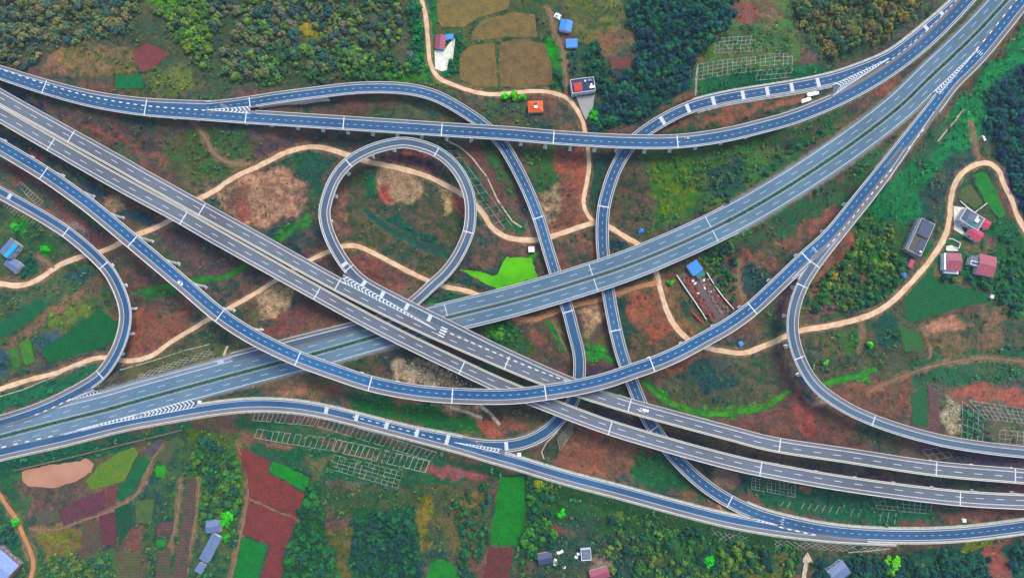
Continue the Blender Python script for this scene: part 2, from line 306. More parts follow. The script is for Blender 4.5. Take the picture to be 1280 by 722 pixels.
# ------------------------------------------------------------------ materials
def mat(name, rough=.85, spec=.3):
    m = bpy.data.materials.new(name); m.use_nodes = True; b = m.node_tree.nodes['Principled BSDF']
    b.inputs['Roughness'].default_value = rough; b.inputs['Specular IOR Level'].default_value = spec
    return m, m.node_tree, b
def N(t, typ, **k):
    n = t.nodes.new(typ)
    for a, v in k.items(): setattr(n, a, v)
    return n
def noise(t, scale, detail=4, src='Object', rough=.55, mapping=None):
    tc = N(t, 'ShaderNodeTexCoord'); n = N(t, 'ShaderNodeTexNoise')
    n.inputs['Scale'].default_value = scale; n.inputs['Detail'].default_value = detail; n.inputs['Roughness'].default_value = rough
    if mapping:
        mp = N(t, 'ShaderNodeMapping'); mp.inputs['Scale'].default_value = mapping
        t.links.new(tc.outputs[src], mp.inputs[0]); t.links.new(mp.outputs[0], n.inputs['Vector'])
    else: t.links.new(tc.outputs[src], n.inputs['Vector'])
    return n
def ramp(t, inp, a, b, lo=0, hi=1):
    r = N(t, 'ShaderNodeMapRange'); r.inputs[1].default_value = a; r.inputs[2].default_value = b
    r.inputs[3].default_value = lo; r.inputs[4].default_value = hi; t.links.new(inp, r.inputs[0]); return r.outputs[0]
def mixc(t, fac, a, b, mode='MIX'):
    m = N(t, 'ShaderNodeMix'); m.data_type = 'RGBA'; m.blend_type = mode
    if isinstance(fac, (int, float)): m.inputs[0].default_value = fac
    else: t.links.new(fac, m.inputs[0])
    for v, i in ((a, 6), (b, 7)):
        if hasattr(v, 'is_output'): t.links.new(v, m.inputs[i])
        else: m.inputs[i].default_value = (*v, 1)
    return m.outputs[2]
def scalec(t, col, fac):
    """colour times a grey factor socket"""
    c = N(t, 'ShaderNodeCombineColor')
    for i in range(3): t.links.new(fac, c.inputs[i])
    return mixc(t, 1.0, col, c.outputs[0], 'MULTIPLY')
def bump(t, b, h, s, d=.3):
    bp = N(t, 'ShaderNodeBump'); bp.inputs['Strength'].default_value = s; bp.inputs['Distance'].default_value = d
    t.links.new(h, bp.inputs['Height']); t.links.new(bp.outputs[0], b.inputs['Normal'])
def plain(name, c1, c2=None, scale=.6, rough=.85, spec=.3, detail=4, bmp=0, mapping=None):
    m, t, b = mat(name, rough, spec)
    c2 = c1*.8 if c2 is None else c2
    n = noise(t, scale, detail, mapping=mapping)
    t.links.new(mixc(t, ramp(t, n.outputs[0], .35, .65), c1, c2), b.inputs['Base Color'])
    if bmp: bump(t, b, n.outputs[0], bmp)
    return m
c3 = lambda *a: np.array(a, float)
def asphalt(name, c1, c2):
    m, t, b = mat(name, .85, .15)
    n1 = noise(t, .045, 5); n2 = noise(t, 1.3, 4)
    n3 = noise(t, .012, 3); c = mixc(t, ramp(t, n1.outputs[0], .35, .65), c1, c2); c = scalec(t, c, ramp(t, n3.outputs[0], .35, .65, .84, 1.18))
    t.links.new(scalec(t, c, ramp(t, n2.outputs[0], .3, .7, .80, 1.18)), b.inputs['Base Color']); return m
M = {}
M['lane_blue'] = asphalt('blue_asphalt', c3(.013,.064,.145), c3(.018,.074,.155))
M['lane_navy'] = asphalt('dark_blue_asphalt', c3(.018,.060,.122), c3(.026,.070,.130))
M['lane_slate'] = asphalt('slate_asphalt', c3(.056,.082,.108), c3(.066,.090,.114))
M['lane_grey'] = asphalt('grey_asphalt', c3(.088,.096,.112), c3(.076,.098,.122))
M['lane_pale'] = asphalt('worn_pale_asphalt', c3(.056,.108,.150), c3(.074,.118,.148))
M['shoulder'] = asphalt('shoulder_asphalt', c3(.106,.100,.104), c3(.122,.116,.118))
M['shoulder_pale'] = asphalt('pale_shoulder_asphalt', c3(.105,.125,.142), c3(.125,.140,.150))
M['concrete'] = plain('concrete', c3(.30,.29,.27), c3(.38,.37,.34), .3)
M['pier'] = plain('pier_concrete', c3(.50,.49,.46), c3(.60,.58,.54), .4)
M['parapet'] = plain('pale_concrete', c3(.44,.43,.40), c3(.54,.52,.48), .25)
M['rail'] = plain('cream_rail', c3(.50,.46,.30), c3(.42,.40,.29), .25)
M['paint'] = plain('road_paint', c3(.58,.60,.60), c3(.38,.42,.46), .5)
M['paint_thin'] = plain('worn_road_paint', c3(.40,.46,.53), c3(.26,.33,.42), .5)
M['joint'] = plain('joint_steel', c3(.48,.50,.50), c3(.38,.41,.42), .6)
M['band'] = plain('concrete_band', c3(.40,.42,.42), c3(.33,.35,.36), 1.0)
M['verge'] = plain('verge_concrete', c3(.33,.32,.27), c3(.17,.19,.15), .5)
M['lattice'] = plain('lattice_concrete', c3(.26,.26,.21), c3(.13,.14,.11), .3)
M['dirt'] = plain('pale_earth', S(252,216,176), S(224,182,138), .22, detail=8, bmp=.3)
M['dirt_red'] = plain('brown_earth', S(214,150,96), S(188,126,82), .35, bmp=.2)
M['path'] = plain('path_earth', S(150,122,92), S(120,96,76), .4)
M['yard'] = plain('bare_concrete', c3(.50,.48,.40), c3(.38,.37,.31), .25)
M['yard_grey'] = plain('grey_concrete', c3(.22,.22,.20), c3(.17,.17,.16), .4)
M['stone'] = plain('pale_stone', S(232,216,184), S(170,150,122), .8, bmp=.5)
M['trunk'] = plain('bark', c3(.08,.055,.035), c3(.05,.035,.025), 3)
M['glass'] = plain('window_glass', c3(.03,.04,.05), c3(.02,.03,.04), 1, rough=.15, spec=.6)
M['door'] = plain('door_paint', c3(.10,.06,.04), c3(.07,.045,.03), 2)

def crop(a, b, ang, period):
    m, t, bs = mat('crop', .95, .1)
    n = noise(t, .13, 7, rough=.65); n2 = noise(t, .7, 5, rough=.7)
    c = mixc(t, ramp(t, n.outputs[0], .40, .60), S(*a), S(*b)); c = mixc(t, ramp(t, n2.outputs[0], .52, .72, 0, .55), c, (S(*a)+S(88,84,62))*.45)
    if ang is not None:
        tc = N(t, 'ShaderNodeTexCoord'); mp = N(t, 'ShaderNodeMapping'); mp.inputs['Rotation'].default_value = (0, 0, R(-ang))
        wv = N(t, 'ShaderNodeTexWave'); wv.wave_type = 'BANDS'; wv.bands_direction = 'Y'
        wv.inputs['Scale'].default_value = .314/period; wv.inputs['Distortion'].default_value = 1.2; wv.inputs['Detail'].default_value = 2
        t.links.new(tc.outputs['Object'], mp.inputs[0]); t.links.new(mp.outputs[0], wv.inputs[0])
        k = .22 if period < 2 else .5
        c = mixc(t, ramp(t, wv.outputs[1], .1, .9, 0, k), c, S(*b)*.62)
    t.links.new(scalec(t, c, ramp(t, n2.outputs[0],   .34, .66, .66, 1.34)), bs.inputs['Base Color'])
    bump(t, bs, n2.outputs[0], .5, .3); return m

def ground_mat():
    m, t, b = mat('open_ground', .97, .08)
    a1 = N(t, 'ShaderNodeAttribute', attribute_name='ground_tint_a'); a2 = N(t, 'ShaderNodeAttribute', attribute_name='ground_tint_b')
    n1 = noise(t, .16, 7, rough=.62); n2 = noise(t, .42, 6, rough=.72); n3 = noise(t, 1.5, 2)
    c = mixc(t, ramp(t, n1.outputs[0], .40, .60), a1.outputs[0], a2.outputs[0])
    n4 = noise(t, .55, 6, rough=.7); c = mixc(t, ramp(t, n4.outputs[0], .44, .60, 0, .4), c, a2.outputs[0])
    v = N(t, 'ShaderNodeMath', operation='MULTIPLY'); t.links.new(ramp(t, n2.outputs[0], .34, .66, .66, 1.36), v.inputs[0])
    t.links.new(ramp(t, n3.outputs[0], .38, .62, .72, 1.28), v.inputs[1])
    t.links.new(scalec(t, c, v.outputs[0]), b.inputs['Base Color'])
    bump(t, b, n2.outputs[0], .6, .8); return m

# ------------------------------------------------------------------ ground tints: what grows or lies where, plus shade painted beside the decks
br, ol, dk, rd = S(104,80,68), S(76,88,56), S(40,68,62), S(124,78,64)
f1 = np.clip((fbm(GX/34, GY/34, 21)-.42)*5, 0, 1)[..., None]; f2 = np.clip((fbm(GX/26, GY/26, 40)-.45)*5, 0, 1)[..., None]
TA = br*(1-f1)+ol*f1; TB = dk*(1-f2)+rd*f2*.9
wx = GX+(fbm(GX/9, GY/9, 51, 3)-.5)*13+(fbm(GX/2.6, GY/2.6, 52, 2)-.5)*3; wy = GY+(fbm(GX/9, GY/9, 61, 3)-.5)*13+(fbm(GX/2.6, GY/2.6, 62, 2)-.5)*3
def zone(pts, a, b, amt=1.0, warp=True):
    wp = wpoly(pts); q = np.array(wp); lo = q.min(0)-8; hi = q.max(0)+8
    i0, j0 = [int(v) for v in hidx(lo[0], lo[1])]; i1, j1 = [int(v)+2 for v in hidx(hi[0], hi[1])]
    sl = (slice(j0, j1), slice(i0, i1))
    m = inside(wx[sl], wy[sl], wp) if warp else inside(GX[sl], GY[sl], wp)
    m = m.astype(float)*amt
    for ax in (0, 1): m = (np.roll(m, 1, ax)+np.roll(m, -1, ax)+m)/3
    m = (m*(.88+.12*fbm(GX[sl]/6, GY[sl]/6, 33, 2)))[..., None]
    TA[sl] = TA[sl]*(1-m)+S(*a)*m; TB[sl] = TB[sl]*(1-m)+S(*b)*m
dkg, teal, grn, olv, tan, red, lime, stn = (30,62,52),(22,66,66),(34,92,52),(92,100,52),(140,112,66),(148,84,66),(60,140,34),(190,170,138)
ZONES = [
  # woods and hills along the top
 ([(-40,-30),(542,-30),(530,105),(440,98),(330,112),(180,116),(-40,70)], (48,70,56), (78,82,54)),
 ([(-30,-20),(60,-20),(80,60),(-30,75)], (50,78,82), (88,84,60)), ([(60,60),(100,48),(165,60),(170,92),(110,98),(60,90)], (150,110,70), (98,98,60)),
 ([(50,85),(70,65),(80,90),(64,96)], (140,90,75), (110,90,70)), ([(85,-10),(170,-10),(160,45),(100,50)], (92,92,60), (60,80,62)),
 ([(176,-20),(250,-20),(262,60),(236,70),(220,45)], (84,128,30), (50,96,36)), ([(180,95),(230,75),(252,118),(184,118)], (104,108,62), (76,96,58)),
 ([(328,28),(380,26),(455,42),(450,56),(380,54),(335,62)], (150,130,34), (110,110,44)), ([(320,35),(345,30),(350,60),(325,65)], (120,110,90), (90,95,70)),
 ([(508,-20),(545,-20),(545,100),(505,92),(520,60)], (18,104,48), (20,84,60)), ([(455,85),(530,85),(540,100),(450,104)], (40,110,40), (60,90,44)),
 ([(545,-20),(700,-20),(705,110),(560,112),(545,80)], (84,88,54), (50,82,56)), ([(560,42),(575,45),(580,75),(560,95),(548,90)], (16,100,52), (14,90,56)),
 ([(640,60),(700,50),(706,110),(690,112)], (30,104,50), (60,96,50)), ([(690,40),(702,62),(690,85),(684,60)], (30,140,40), (30,110,44)),
 ([(700,-20),(800,-20),(790,60),(740,75),(712,40)], (116,110,52), (66,94,56)), ([(740,45),(795,35),(800,50),(752,72)], (136,92,64), (110,90,60)),
 ([(705,70),(745,50),(760,100),(745,125),(712,95)], (24,76,62), (60,84,58)), ([(770,-20),(935,-20),(905,50),(872,72),(862,105),(812,150),(740,166),(738,130),(775,110),(795,55)], (14,62,60), (22,78,58)),
 ([(880,60),(905,28),(935,-20),(1000,-20),(1005,70),(995,95),(870,122),(858,110)], (56,108,60), (96,96,62)), ([(862,76),(868,50),(905,22),(912,28),(885,60),(876,80)], (152,88,66), (130,84,62)),
 ([(868,46),(888,40),(890,70),(872,74)], (84,110,40), (70,96,44)), ([(905,-10),(960,-10),(980,20),(910,30)], (120,80,62), (96,92,56)), ([(915,10),(950,8),(950,30),(918,30)], (140,74,62), (110,80,60)),
 ([(870,100),(1000,85),(1040,80),(1040,95),(960,108),(870,128)], (18,98,58), (30,82,58)), ([(885,110),(830,140),(815,150),(850,120)], (60,90,54), (140,84,62)),
 ([(978,-20),(1165,-20),(1105,55),(1040,82),(1000,60)], (72,88,52), (40,74,58)), ([(1000,-5),(1050,-10),(1045,30),(1010,42)], (128,104,46), (92,92,48)), ([(1090,-10),(1140,-10),(1110,40),(1080,30)], (110,96,52), (70,84,52)),
 # wedge between the two upper ramps and along the motorway
 ([(812,168),(870,148),(1012,116),(1030,122),(960,142),(880,160)], (28,88,54), (60,80,54)), ([(830,162),(905,138),(1000,120),(1012,126),(905,152)], (156,84,66), (140,92,70)),
 ([(1010,150),(1180,55),(1245,-20),(1260,-20),(1180,80),(1070,170),(960,230),(900,255),(900,230)], (92,72,70), (62,76,58)), ([(1070,128),(1130,92),(1140,100),(1075,140)], (164,96,70), (110,76,66)),
 ([(800,190),(960,170),(1030,150),(1000,200),(930,240),(860,275),(810,290),(775,270),(775,215)], (74,98,54), (44,92,52)), ([(815,200),(860,195),(870,250),(825,275),(812,245)], (100,108,40), (56,104,40)),
 ([(870,180),(960,165),(990,180),(900,200)], (26,92,46), (70,80,52)), ([(880,210),(930,200),(930,235),(890,245)], (20,64,64), (44,72,56)), ([(950,150),(1060,140),(1060,165),(960,190)], (98,74,62), (36,92,50)),
 ([(1035,240),(1120,170),(1180,110),(1190,120),(1115,200),(1060,265),(1000,300),(930,310),(900,300),(960,265)], (30,92,56), (70,80,60)),
 ([(900,310),(980,300),(1010,290),(960,350),(930,370),(905,340)], (84,70,60), (46,74,54)), ([(905,320),(935,310),(975,325),(970,338),(935,325),(925,350),(935,385),(922,385)], (150,84,64), (110,76,60)),
 ([(935,325),(968,338),(950,362),(935,375),(925,345)], (16,52,70), (24,64,62)), ([(880,290),(905,300),(905,345),(925,380),(905,370),(878,335)], (40,88,48), (66,84,48)),
 ([(965,305),(1045,255),(1055,265),(1010,300),(985,315)], (150,88,72), (118,78,66)),
 # embankment and wood on the right
 ([(1064,292),(1100,247),(1152,182),(1226,96),(1290,22),(1300,80),(1250,120),(1225,170),(1190,215),(1160,262),(1110,290)], (0,122,66), (4,96,64)),
 ([(1150,240),(1180,205),(1215,175),(1225,195),(1195,218),(1180,275),(1165,285)], (70,70,72), (24,78,64)), ([(1140,190),(1160,165),(1200,140),(1180,180),(1150,215)], (70,86,74), (16,92,62)),
 ([(1228,120),(1300,60),(1300,215),(1250,205),(1235,165)], (14,60,76), (18,76,66)), ([(1240,210),(1300,200),(1300,330),(1262,250)], (28,64,80), (20,80,66)), ([(1255,215),(1300,205),(1300,255),(1270,260)], (66,92,134), (58,84,124)),
 ([(1192,245),(1200,225),(1220,212),(1236,212),(1262,270),(1250,280),(1205,265)], (40,96,56), (80,90,70)),
 ([(1165,300),(1260,270),(1300,300),(1300,420),(1240,400),(1235,360),(1180,350),(1140,350)], (24,84,60), (36,96,52)), ([(1165,325),(1180,340),(1215,345),(1200,352),(1168,342)], (140,96,66), (90,100,60)),
 ([(1180,300),(1235,302),(1240,325),(1210,312)], (120,100,70), (70,96,54)), ([(1230,290),(1245,295),(1246,320),(1235,318)], (130,90,80), (70,80,70)),
 ([(1060,265),(1150,285),(1145,310),(1130,350),(1080,385),(1010,400),(1005,350),(1030,300)], (40,84,48), (70,88,48)), ([(1020,345),(1060,290),(1068,300),(1045,330),(1025,365),(1012,372)], (152,82,66), (132,78,62)),
 ([(1060,344),(1095,340),(1092,350),(1066,354)], (140,80,70), (110,80,60)), ([(1003,385),(1045,372),(1048,384),(1010,405)], (132,76,78), (112,70,70)), ([(1075,305),(1100,300),(1100,345),(1080,345)], (28,104,44), (50,110,40)),
 ([(1100,340),(1135,345),(1110,380),(1060,395),(1080,370)], (26,84,50), (24,64,60)),
 ([(1005,415),(1060,405),(1120,385),(1180,395),(1300,375),(1300,470),(1140,480),(1020,475)], (92,78,60), (52,80,54)), ([(1150,405),(1190,395),(1215,402),(1190,412),(1160,416)], (190,130,100), (160,110,84)),
 ([(1225,385),(1260,380),(1256,430),(1222,425)], (130,102,72), (104,88,64)), ([(1160,420),(1225,415),(1260,432),(1200,445),(1160,438)], (128,92,68), (84,84,56)),
 ([(1018,425),(1045,415),(1050,448),(1025,450)], (130,78,62), (70,96,54)), ([(1047,412),(1075,405),(1080,440),(1050,445)], (44,96,46), (70,90,50)), ([(1080,395),(1120,392),(1125,430),(1095,440)], (22,66,66), (40,80,56)),
 ([(1130,450),(1300,430),(1300,475),(1140,485)], (28,84,60), (60,84,60)), ([(1060,455),(1130,440),(1160,445),(1100,465),(1050,478)], (60,84,56), (90,80,60)),
 ([(1030,475),(1060,466),(1095,458),(1097,466),(1060,476),(1034,482)], (40,150,26), (50,120,40)), ([(1040,480),(1140,470),(1140,530),(1080,520),(1050,500)], (130,74,60), (92,76,60)),
 ([(1180,495),(1200,484),(1222,480),(1300,492),(1300,512),(1240,503),(1215,500),(1203,506)], (164,88,70), (150,84,70)), ([(1182,495),(1200,506),(1200,540),(1182,538)], (206,196,150), (170,162,128)),
 ([(1203,500),(1229,523),(1228,556),(1201,550)], (18,92,56), (40,74,62)), ([(1230,525),(1300,530),(1300,560),(1240,556)], (104,84,76), (80,100,72)), ([(1212,499),(1300,512),(1300,530),(1235,524)], (86,92,76), (110,90,78)),
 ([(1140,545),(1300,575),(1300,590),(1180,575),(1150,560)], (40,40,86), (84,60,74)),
 # inside the interchange; navy tints carry deck shade along with dark growth
 ([(-30,105),(60,130),(180,160),(330,165),(450,172),(440,180),(380,178),(250,235),(180,205),(80,145),(-30,100)], (110,66,60), (58,64,66)), ([(100,150),(215,200),(200,205),(110,160)], (150,76,60), (126,74,60)),
 ([(215,165),(310,160),(320,200),(270,230),(225,225),(205,190)], (44,88,46), (78,80,50)), ([(-20,100),(40,120),(60,140),(30,130),(-20,108)], (18,38,76), (24,50,70)),  # navy wedge paints deck shade and dark growth in one tint
 ([(0,165),(70,200),(150,250),(230,300),(215,305),(150,270),(60,200),(-10,175)], (20,42,76), (34,62,66)), ([(30,185),(50,190),(60,205),(40,200)], (150,70,66), (110,60,66)),  # long dark blue strip: motorway deck shade painted in with dark scrub
 ([(0,205),(30,200),(80,250),(130,290),(145,330),(120,310),(70,265),(20,235)], (118,58,62), (92,60,64)), ([(20,210),(110,290),(115,320),(100,300),(50,255)], (140,66,62), (130,64,60)), ([(30,220),(60,245),(90,280),(60,262),(25,238)], (70,72,62), (56,84,62)),
 ([(90,275),(112,285),(112,320),(95,315),(82,300)], (128,120,116), (92,90,88)), ([(128,245),(150,240),(158,262),(140,272),(127,258)], (186,150,112), (150,120,92)),
 ([(-30,245),(20,262),(75,300),(110,335),(60,335),(0,350),(-30,345)], (78,92,58), (44,84,60)), ([(15,275),(32,270),(34,292),(18,292)], (40,140,40), (60,110,50)), ([(52,305),(64,303),(64,320),(54,320)], (30,150,30), (50,110,44)),
 ([(25,320),(45,322),(50,345),(25,348)], (14,86,66), (20,76,58)), ([(-30,360),(60,345),(120,325),(150,370),(140,390),(60,430),(0,480),(-30,480)], (92,92,58), (42,88,62)), ([(0,430),(100,360),(108,368),(12,442)], (136,98,74), (112,92,66)),
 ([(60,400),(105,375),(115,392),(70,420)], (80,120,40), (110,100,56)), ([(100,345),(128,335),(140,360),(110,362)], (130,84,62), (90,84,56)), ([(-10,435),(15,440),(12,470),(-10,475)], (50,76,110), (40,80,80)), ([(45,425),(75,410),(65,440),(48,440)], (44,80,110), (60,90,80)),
 ([(70,345),(110,330),(120,345),(80,352)], (24,74,74), (40,70,80)), ([(165,300),(205,340),(250,375),(240,400),(190,445),(160,450),(165,390),(150,345)], (120,70,60), (74,70,58)), ([(160,385),(180,375),(178,440),(162,452)], (152,84,62), (134,80,62)),
 ([(175,395),(235,385),(240,405),(195,435),(180,430)], (136,76,60), (118,84,62)), ([(190,290),(280,270),(330,310),(320,340),(260,345),(220,320)], (56,62,64), (96,66,64)),
 ([(170,362),(212,352),(230,368),(180,376)], (20,84,62), (40,110,44)), ([(262,240),(300,220),(345,205),(385,225),(385,265),(340,292),(300,280)], (190,144,112), (140,98,76)), ([(290,238),(312,232),(316,262),(300,275),(282,255)], (150,66,66), (130,80,66)),
 ([(340,195),(395,188),(415,200),(400,250),(388,255),(385,222),(350,205)], (30,58,66), (36,88,50)), ([(325,290),(395,262),(405,300),(390,320),(345,318)], (70,66,60), (30,64,64)),
 ([(340,300),(365,282),(378,268),(384,274),(362,292),(346,306)], (40,150,34), (30,110,44)), ([(360,320),(405,300),(425,330),(410,345),(385,335)], (110,68,64), (74,64,60)),
 ([(320,365),(355,345),(375,360),(350,395),(322,405)], (205,172,124), (150,120,88)), ([(320,400),(385,380),(450,415),(400,425),(330,435)], (136,72,60), (92,64,62)), ([(370,420),(440,405),(450,415),(380,432)], (86,88,58), (70,84,62)),
 ([(420,215),(460,195),(545,195),(580,225),(585,290),(560,330),(530,350),(470,340),(420,300),(412,250)], (92,72,58), (52,74,48)), ([(470,215),(505,208),(530,225),(525,250),(495,260),(472,240)], (180,150,112), (150,120,88)), ([(469,228),(485,238),(500,252),(480,250)], (180,66,56), (150,70,60)),
 ([(450,218),(470,215),(472,248),(455,250)], (14,92,48), (20,76,56)), ([(548,232),(565,240),(560,268),(553,270)], (190,170,110), (170,130,80)), ([(560,240),(580,240),(582,275),(566,270)], (140,76,58), (120,72,58)),
 ([(465,270),(500,275),(560,310),(562,324),(520,308),(470,285)], (16,88,54), (18,62,70)), ([(440,190),(470,182),(520,184),(560,205),(565,225),(520,205),(470,200)], (120,72,66), (40,48,70)), ([(500,185),(535,192),(530,200),(505,196)], (180,110,80), (140,80,66)),
 ([(410,240),(425,235),(440,290),(425,300),(414,275)], (160,100,72), (110,72,64)), ([(440,315),(470,318),(530,350),(500,382),(470,362),(445,345)], (130,66,56), (100,74,64)), ([(500,350),(530,352),(520,375),(495,378)], (96,84,72), (116,72,66)),
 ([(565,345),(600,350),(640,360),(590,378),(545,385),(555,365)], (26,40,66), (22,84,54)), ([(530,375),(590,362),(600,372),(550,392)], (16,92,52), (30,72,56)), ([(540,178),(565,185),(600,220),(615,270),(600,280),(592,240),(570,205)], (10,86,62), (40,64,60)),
 ([(560,178),(600,180),(640,250),(650,285),(632,290),(610,225)], (96,64,66), (120,78,60)), ([(600,185),(625,182),(645,235),(640,262),(620,220)], (20,98,50), (90,80,60)), ([(615,255),(640,262),(650,290),(630,290)], (40,88,54), (60,80,56)),
 ([(655,180),(710,190),(700,235),(672,240),(660,205)], (40,96,50), (70,84,52)), ([(670,240),(700,235),(700,270),(690,290),(680,262)], (196,164,116), (140,96,72)), ([(697,190),(734,190),(733,240),(728,268),(736,280),(700,292),(688,290),(700,262)], (160,84,60), (142,78,60)),
 ([(660,262),(690,262),(692,292),(665,298),(655,292)], (150,130,104), (124,106,84)), ([(640,280),(655,275),(655,295),(640,296)], (18,92,52), (24,76,56)), ([(600,305),(660,300),(690,335),(670,345),(668,325),(640,315),(610,338),(590,330)], (110,74,62), (84,70,58)), ([(664,318),(672,322),(668,335),(662,325)], (60,140,30), (50,110,40)),
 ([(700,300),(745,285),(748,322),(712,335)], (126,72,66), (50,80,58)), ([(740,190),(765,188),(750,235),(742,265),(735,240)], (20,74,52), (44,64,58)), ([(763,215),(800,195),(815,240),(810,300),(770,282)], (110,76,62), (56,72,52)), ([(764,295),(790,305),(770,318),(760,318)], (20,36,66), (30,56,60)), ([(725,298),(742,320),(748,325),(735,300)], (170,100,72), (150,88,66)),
 ([(600,400),(650,395),(680,430),(660,440),(620,432)], (24,70,56), (60,92,44)), ([(608,412),(625,404),(632,416),(615,424)], (54,130,40), (40,104,44)), ([(645,400),(690,395),(712,440),(715,465),(680,450)], (104,72,60), (84,70,60)), ([(660,405),(675,410),(690,450),(715,468),(700,468)], (140,86,66), (120,76,62)),
 ([(680,400),(688,400),(706,428),(712,442),(700,432)], (26,150,26), (24,110,40)), ([(725,390),(750,382),(752,400),(738,422),(728,418)], (206,172,126), (150,110,84)), ([(718,392),(732,390),(730,412),(722,410)], (70,60,56), (90,70,62)), ([(756,372),(785,372),(795,405),(812,432),(800,452),(782,440),(765,405)], (24,56,60), (40,72,52)),
 ([(730,432),(765,442),(770,452),(735,448)], (20,150,24), (26,120,40)), ([(730,448),(770,456),(790,462),(745,472),(730,470)], (90,56,58), (40,50,66)), ([(795,400),(850,415),(880,438),(840,440),(800,460),(785,450)], (110,78,60), (56,72,52)), ([(825,345),(845,345),(880,400),(905,430),(870,428),(840,400),(830,370)], (150,104,66), (96,84,56)),
 ([(781,372),(800,361),(828,365),(834,385),(842,412),(812,428),(798,405),(785,395)], (166,88,58), (146,80,58)), ([(848,372),(868,382),(890,420),(875,415),(855,395)], (50,70,70), (70,90,60)), ([(820,470),(900,440),(960,440),(985,470),(975,490),(940,510),(880,512),(840,490)], (92,78,54), (44,74,54)), ([(850,450),(900,452),(925,480),(880,490)], (24,60,66), (40,66,58)), ([(798,460),(850,440),(900,435),(880,450),(830,470)], (150,92,66), (110,76,58)),
 ([(803,476),(812,474),(836,497),(870,511),(920,513),(955,505),(975,492),(985,484),(986,492),(960,512),(920,522),(870,520),(832,506)], (66,160,18), (30,130,24)), ([(985,470),(1000,480),(1030,530),(1100,560),(1180,575),(1170,582),(1060,565),(960,550),(900,530),(960,515)], (120,64,60), (92,70,58)), ([(993,480),(1005,500),(1018,545),(1005,545),(992,510)], (150,72,60), (130,68,60)), ([(1005,490),(1030,500),(1040,512),(1015,510)], (170,150,130), (120,100,90)),
 ([(975,425),(990,440),(1010,480),(985,480),(960,440)], (110,72,62), (70,66,62)), ([(985,455),(1010,470),(1020,500),(1000,490)], (30,36,76), (60,56,66)), ([(965,370),(985,350),(990,360),(985,400),(968,402)], (130,96,92), (100,76,74)),  # navy patch by the hooked ramp has its deck shade painted in
 ([(470,440),(500,420),(580,465),(620,484),(560,482),(490,470)], (40,66,60), (62,60,62)), ([(490,455),(500,447),(530,450),(560,462),(590,482),(545,482),(495,472)], (206,186,148), (160,132,104)), ([(325,482),(370,465),(420,478),(430,488),(400,498),(330,497)], (84,88,56), (140,96,74)), ([(345,484),(378,480),(385,495),(350,496)], (160,100,80), (130,110,80)), ([(408,480),(428,482),(426,492),(408,492)], (140,50,60), (120,60,60)),
 ([(440,495),(560,510),(600,528),(600,546),(520,535),(440,518)], (14,92,40), (30,80,46)), ([(540,505),(600,510),(605,530),(580,518),(540,512)], (180,150,116), (130,90,70)), ([(600,525),(650,515),(655,540),(620,548),(600,545)], (164,84,64), (150,80,64)), ([(610,510),(672,510),(680,525),(660,535),(640,520)], (60,76,50), (100,76,60)),
 ([(640,560),(670,552),(690,540),(705,530),(725,540),(710,560),(690,580),(660,572)], (100,70,60), (26,76,50)), ([(690,575),(712,545),(740,530),(790,548),(800,575),(770,598),(730,590)], (150,88,64), (122,78,62)), ([(780,580),(820,560),(850,590),(900,625),(850,615),(790,605)], (8,88,48), (30,76,50)), ([(740,500),(800,525),(900,560),(1000,580),(1180,605),(1190,612),(1000,585),(860,560),(740,520)], (84,52,62), (30,40,76)),  # navy in the last tint paints the shade between the motorway decks
 ([(850,565),(890,575),(950,600),(920,620),(885,600)], (20,44,62), (30,76,56)), ([(888,585),(915,580),(925,600),(918,615),(895,610)], (140,110,96), (120,100,84)), ([(925,595),(1060,610),(1160,625),(1180,645),(1120,655),(1040,650),(960,635)], (10,78,62), (28,88,56)), ([(1005,608),(1019,609),(1017,619),(1009,619)], (190,120,84), (170,110,84)),
 ([(1180,640),(1230,636),(1300,634),(1300,645),(1230,652),(1190,655)], (150,76,68), (130,76,68)), ([(895,625),(905,630),(906,640),(898,640)], (200,150,100), (150,100,76)),
 # south side
 ([(150,450),(250,430),(330,420),(340,440),(240,470),(160,480)], (96,88,62), (80,92,58)), ([(-30,495),(60,478),(120,455),(128,462),(80,490),(0,515),(-30,522)], (8,100,64), (24,80,60)), ([(-30,580),(60,562),(150,545),(240,525),(250,540),(160,560),(40,595),(-30,605)], (14,96,60), (20,76,64)),
 ([(-30,600),(40,585),(30,650),(60,730),(-30,730)], (30,76,64), (50,96,50)), ([(18,608),(110,600),(108,620),(70,640),(45,640)], (112,82,70), (84,70,62)), ([(40,660),(100,655),(105,685),(80,700),(55,700)], (100,112,48), (130,100,60)), ([(50,700),(150,690),(150,730),(40,730)], (40,96,52), (80,96,52)),
 ([(180,560),(245,535),(300,560),(310,620),(300,730),(180,730)], (70,88,56), (30,76,52)), ([(235,530),(300,545),(310,610),(285,680),(245,650)], (30,92,50), (90,96,40)), ([(140,620),(200,590),(205,640),(165,660)], (60,80,60), (40,70,66)),
 ([(290,518),(470,548),(560,572),(650,590),(650,600),(560,610),(420,600),(300,560)], (10,76,54), (40,80,48)), ([(290,535),(320,545),(370,556),(355,560),(300,552)], (140,84,66), (120,80,60)), ([(530,585),(560,580),(612,595),(605,607),(540,595)], (130,84,90), (150,74,64)), ([(400,548),(480,570),(470,574),(400,556)], (110,80,60), (80,76,56)),
 ([(380,570),(410,575),(405,630),(380,640),(390,600)], (110,92,66), (60,88,56)), ([(400,610),(560,610),(560,640),(440,655),(410,640)], (26,76,46), (70,76,50)), ([(345,620),(400,600),(410,660),(430,730),(350,730)], (18,72,46), (30,88,40)), ([(405,665),(440,660),(445,730),(405,730)], (110,96,44), (60,80,46)), ([(440,640),(520,635),(530,730),(440,730)], (14,62,52), (26,84,44)),
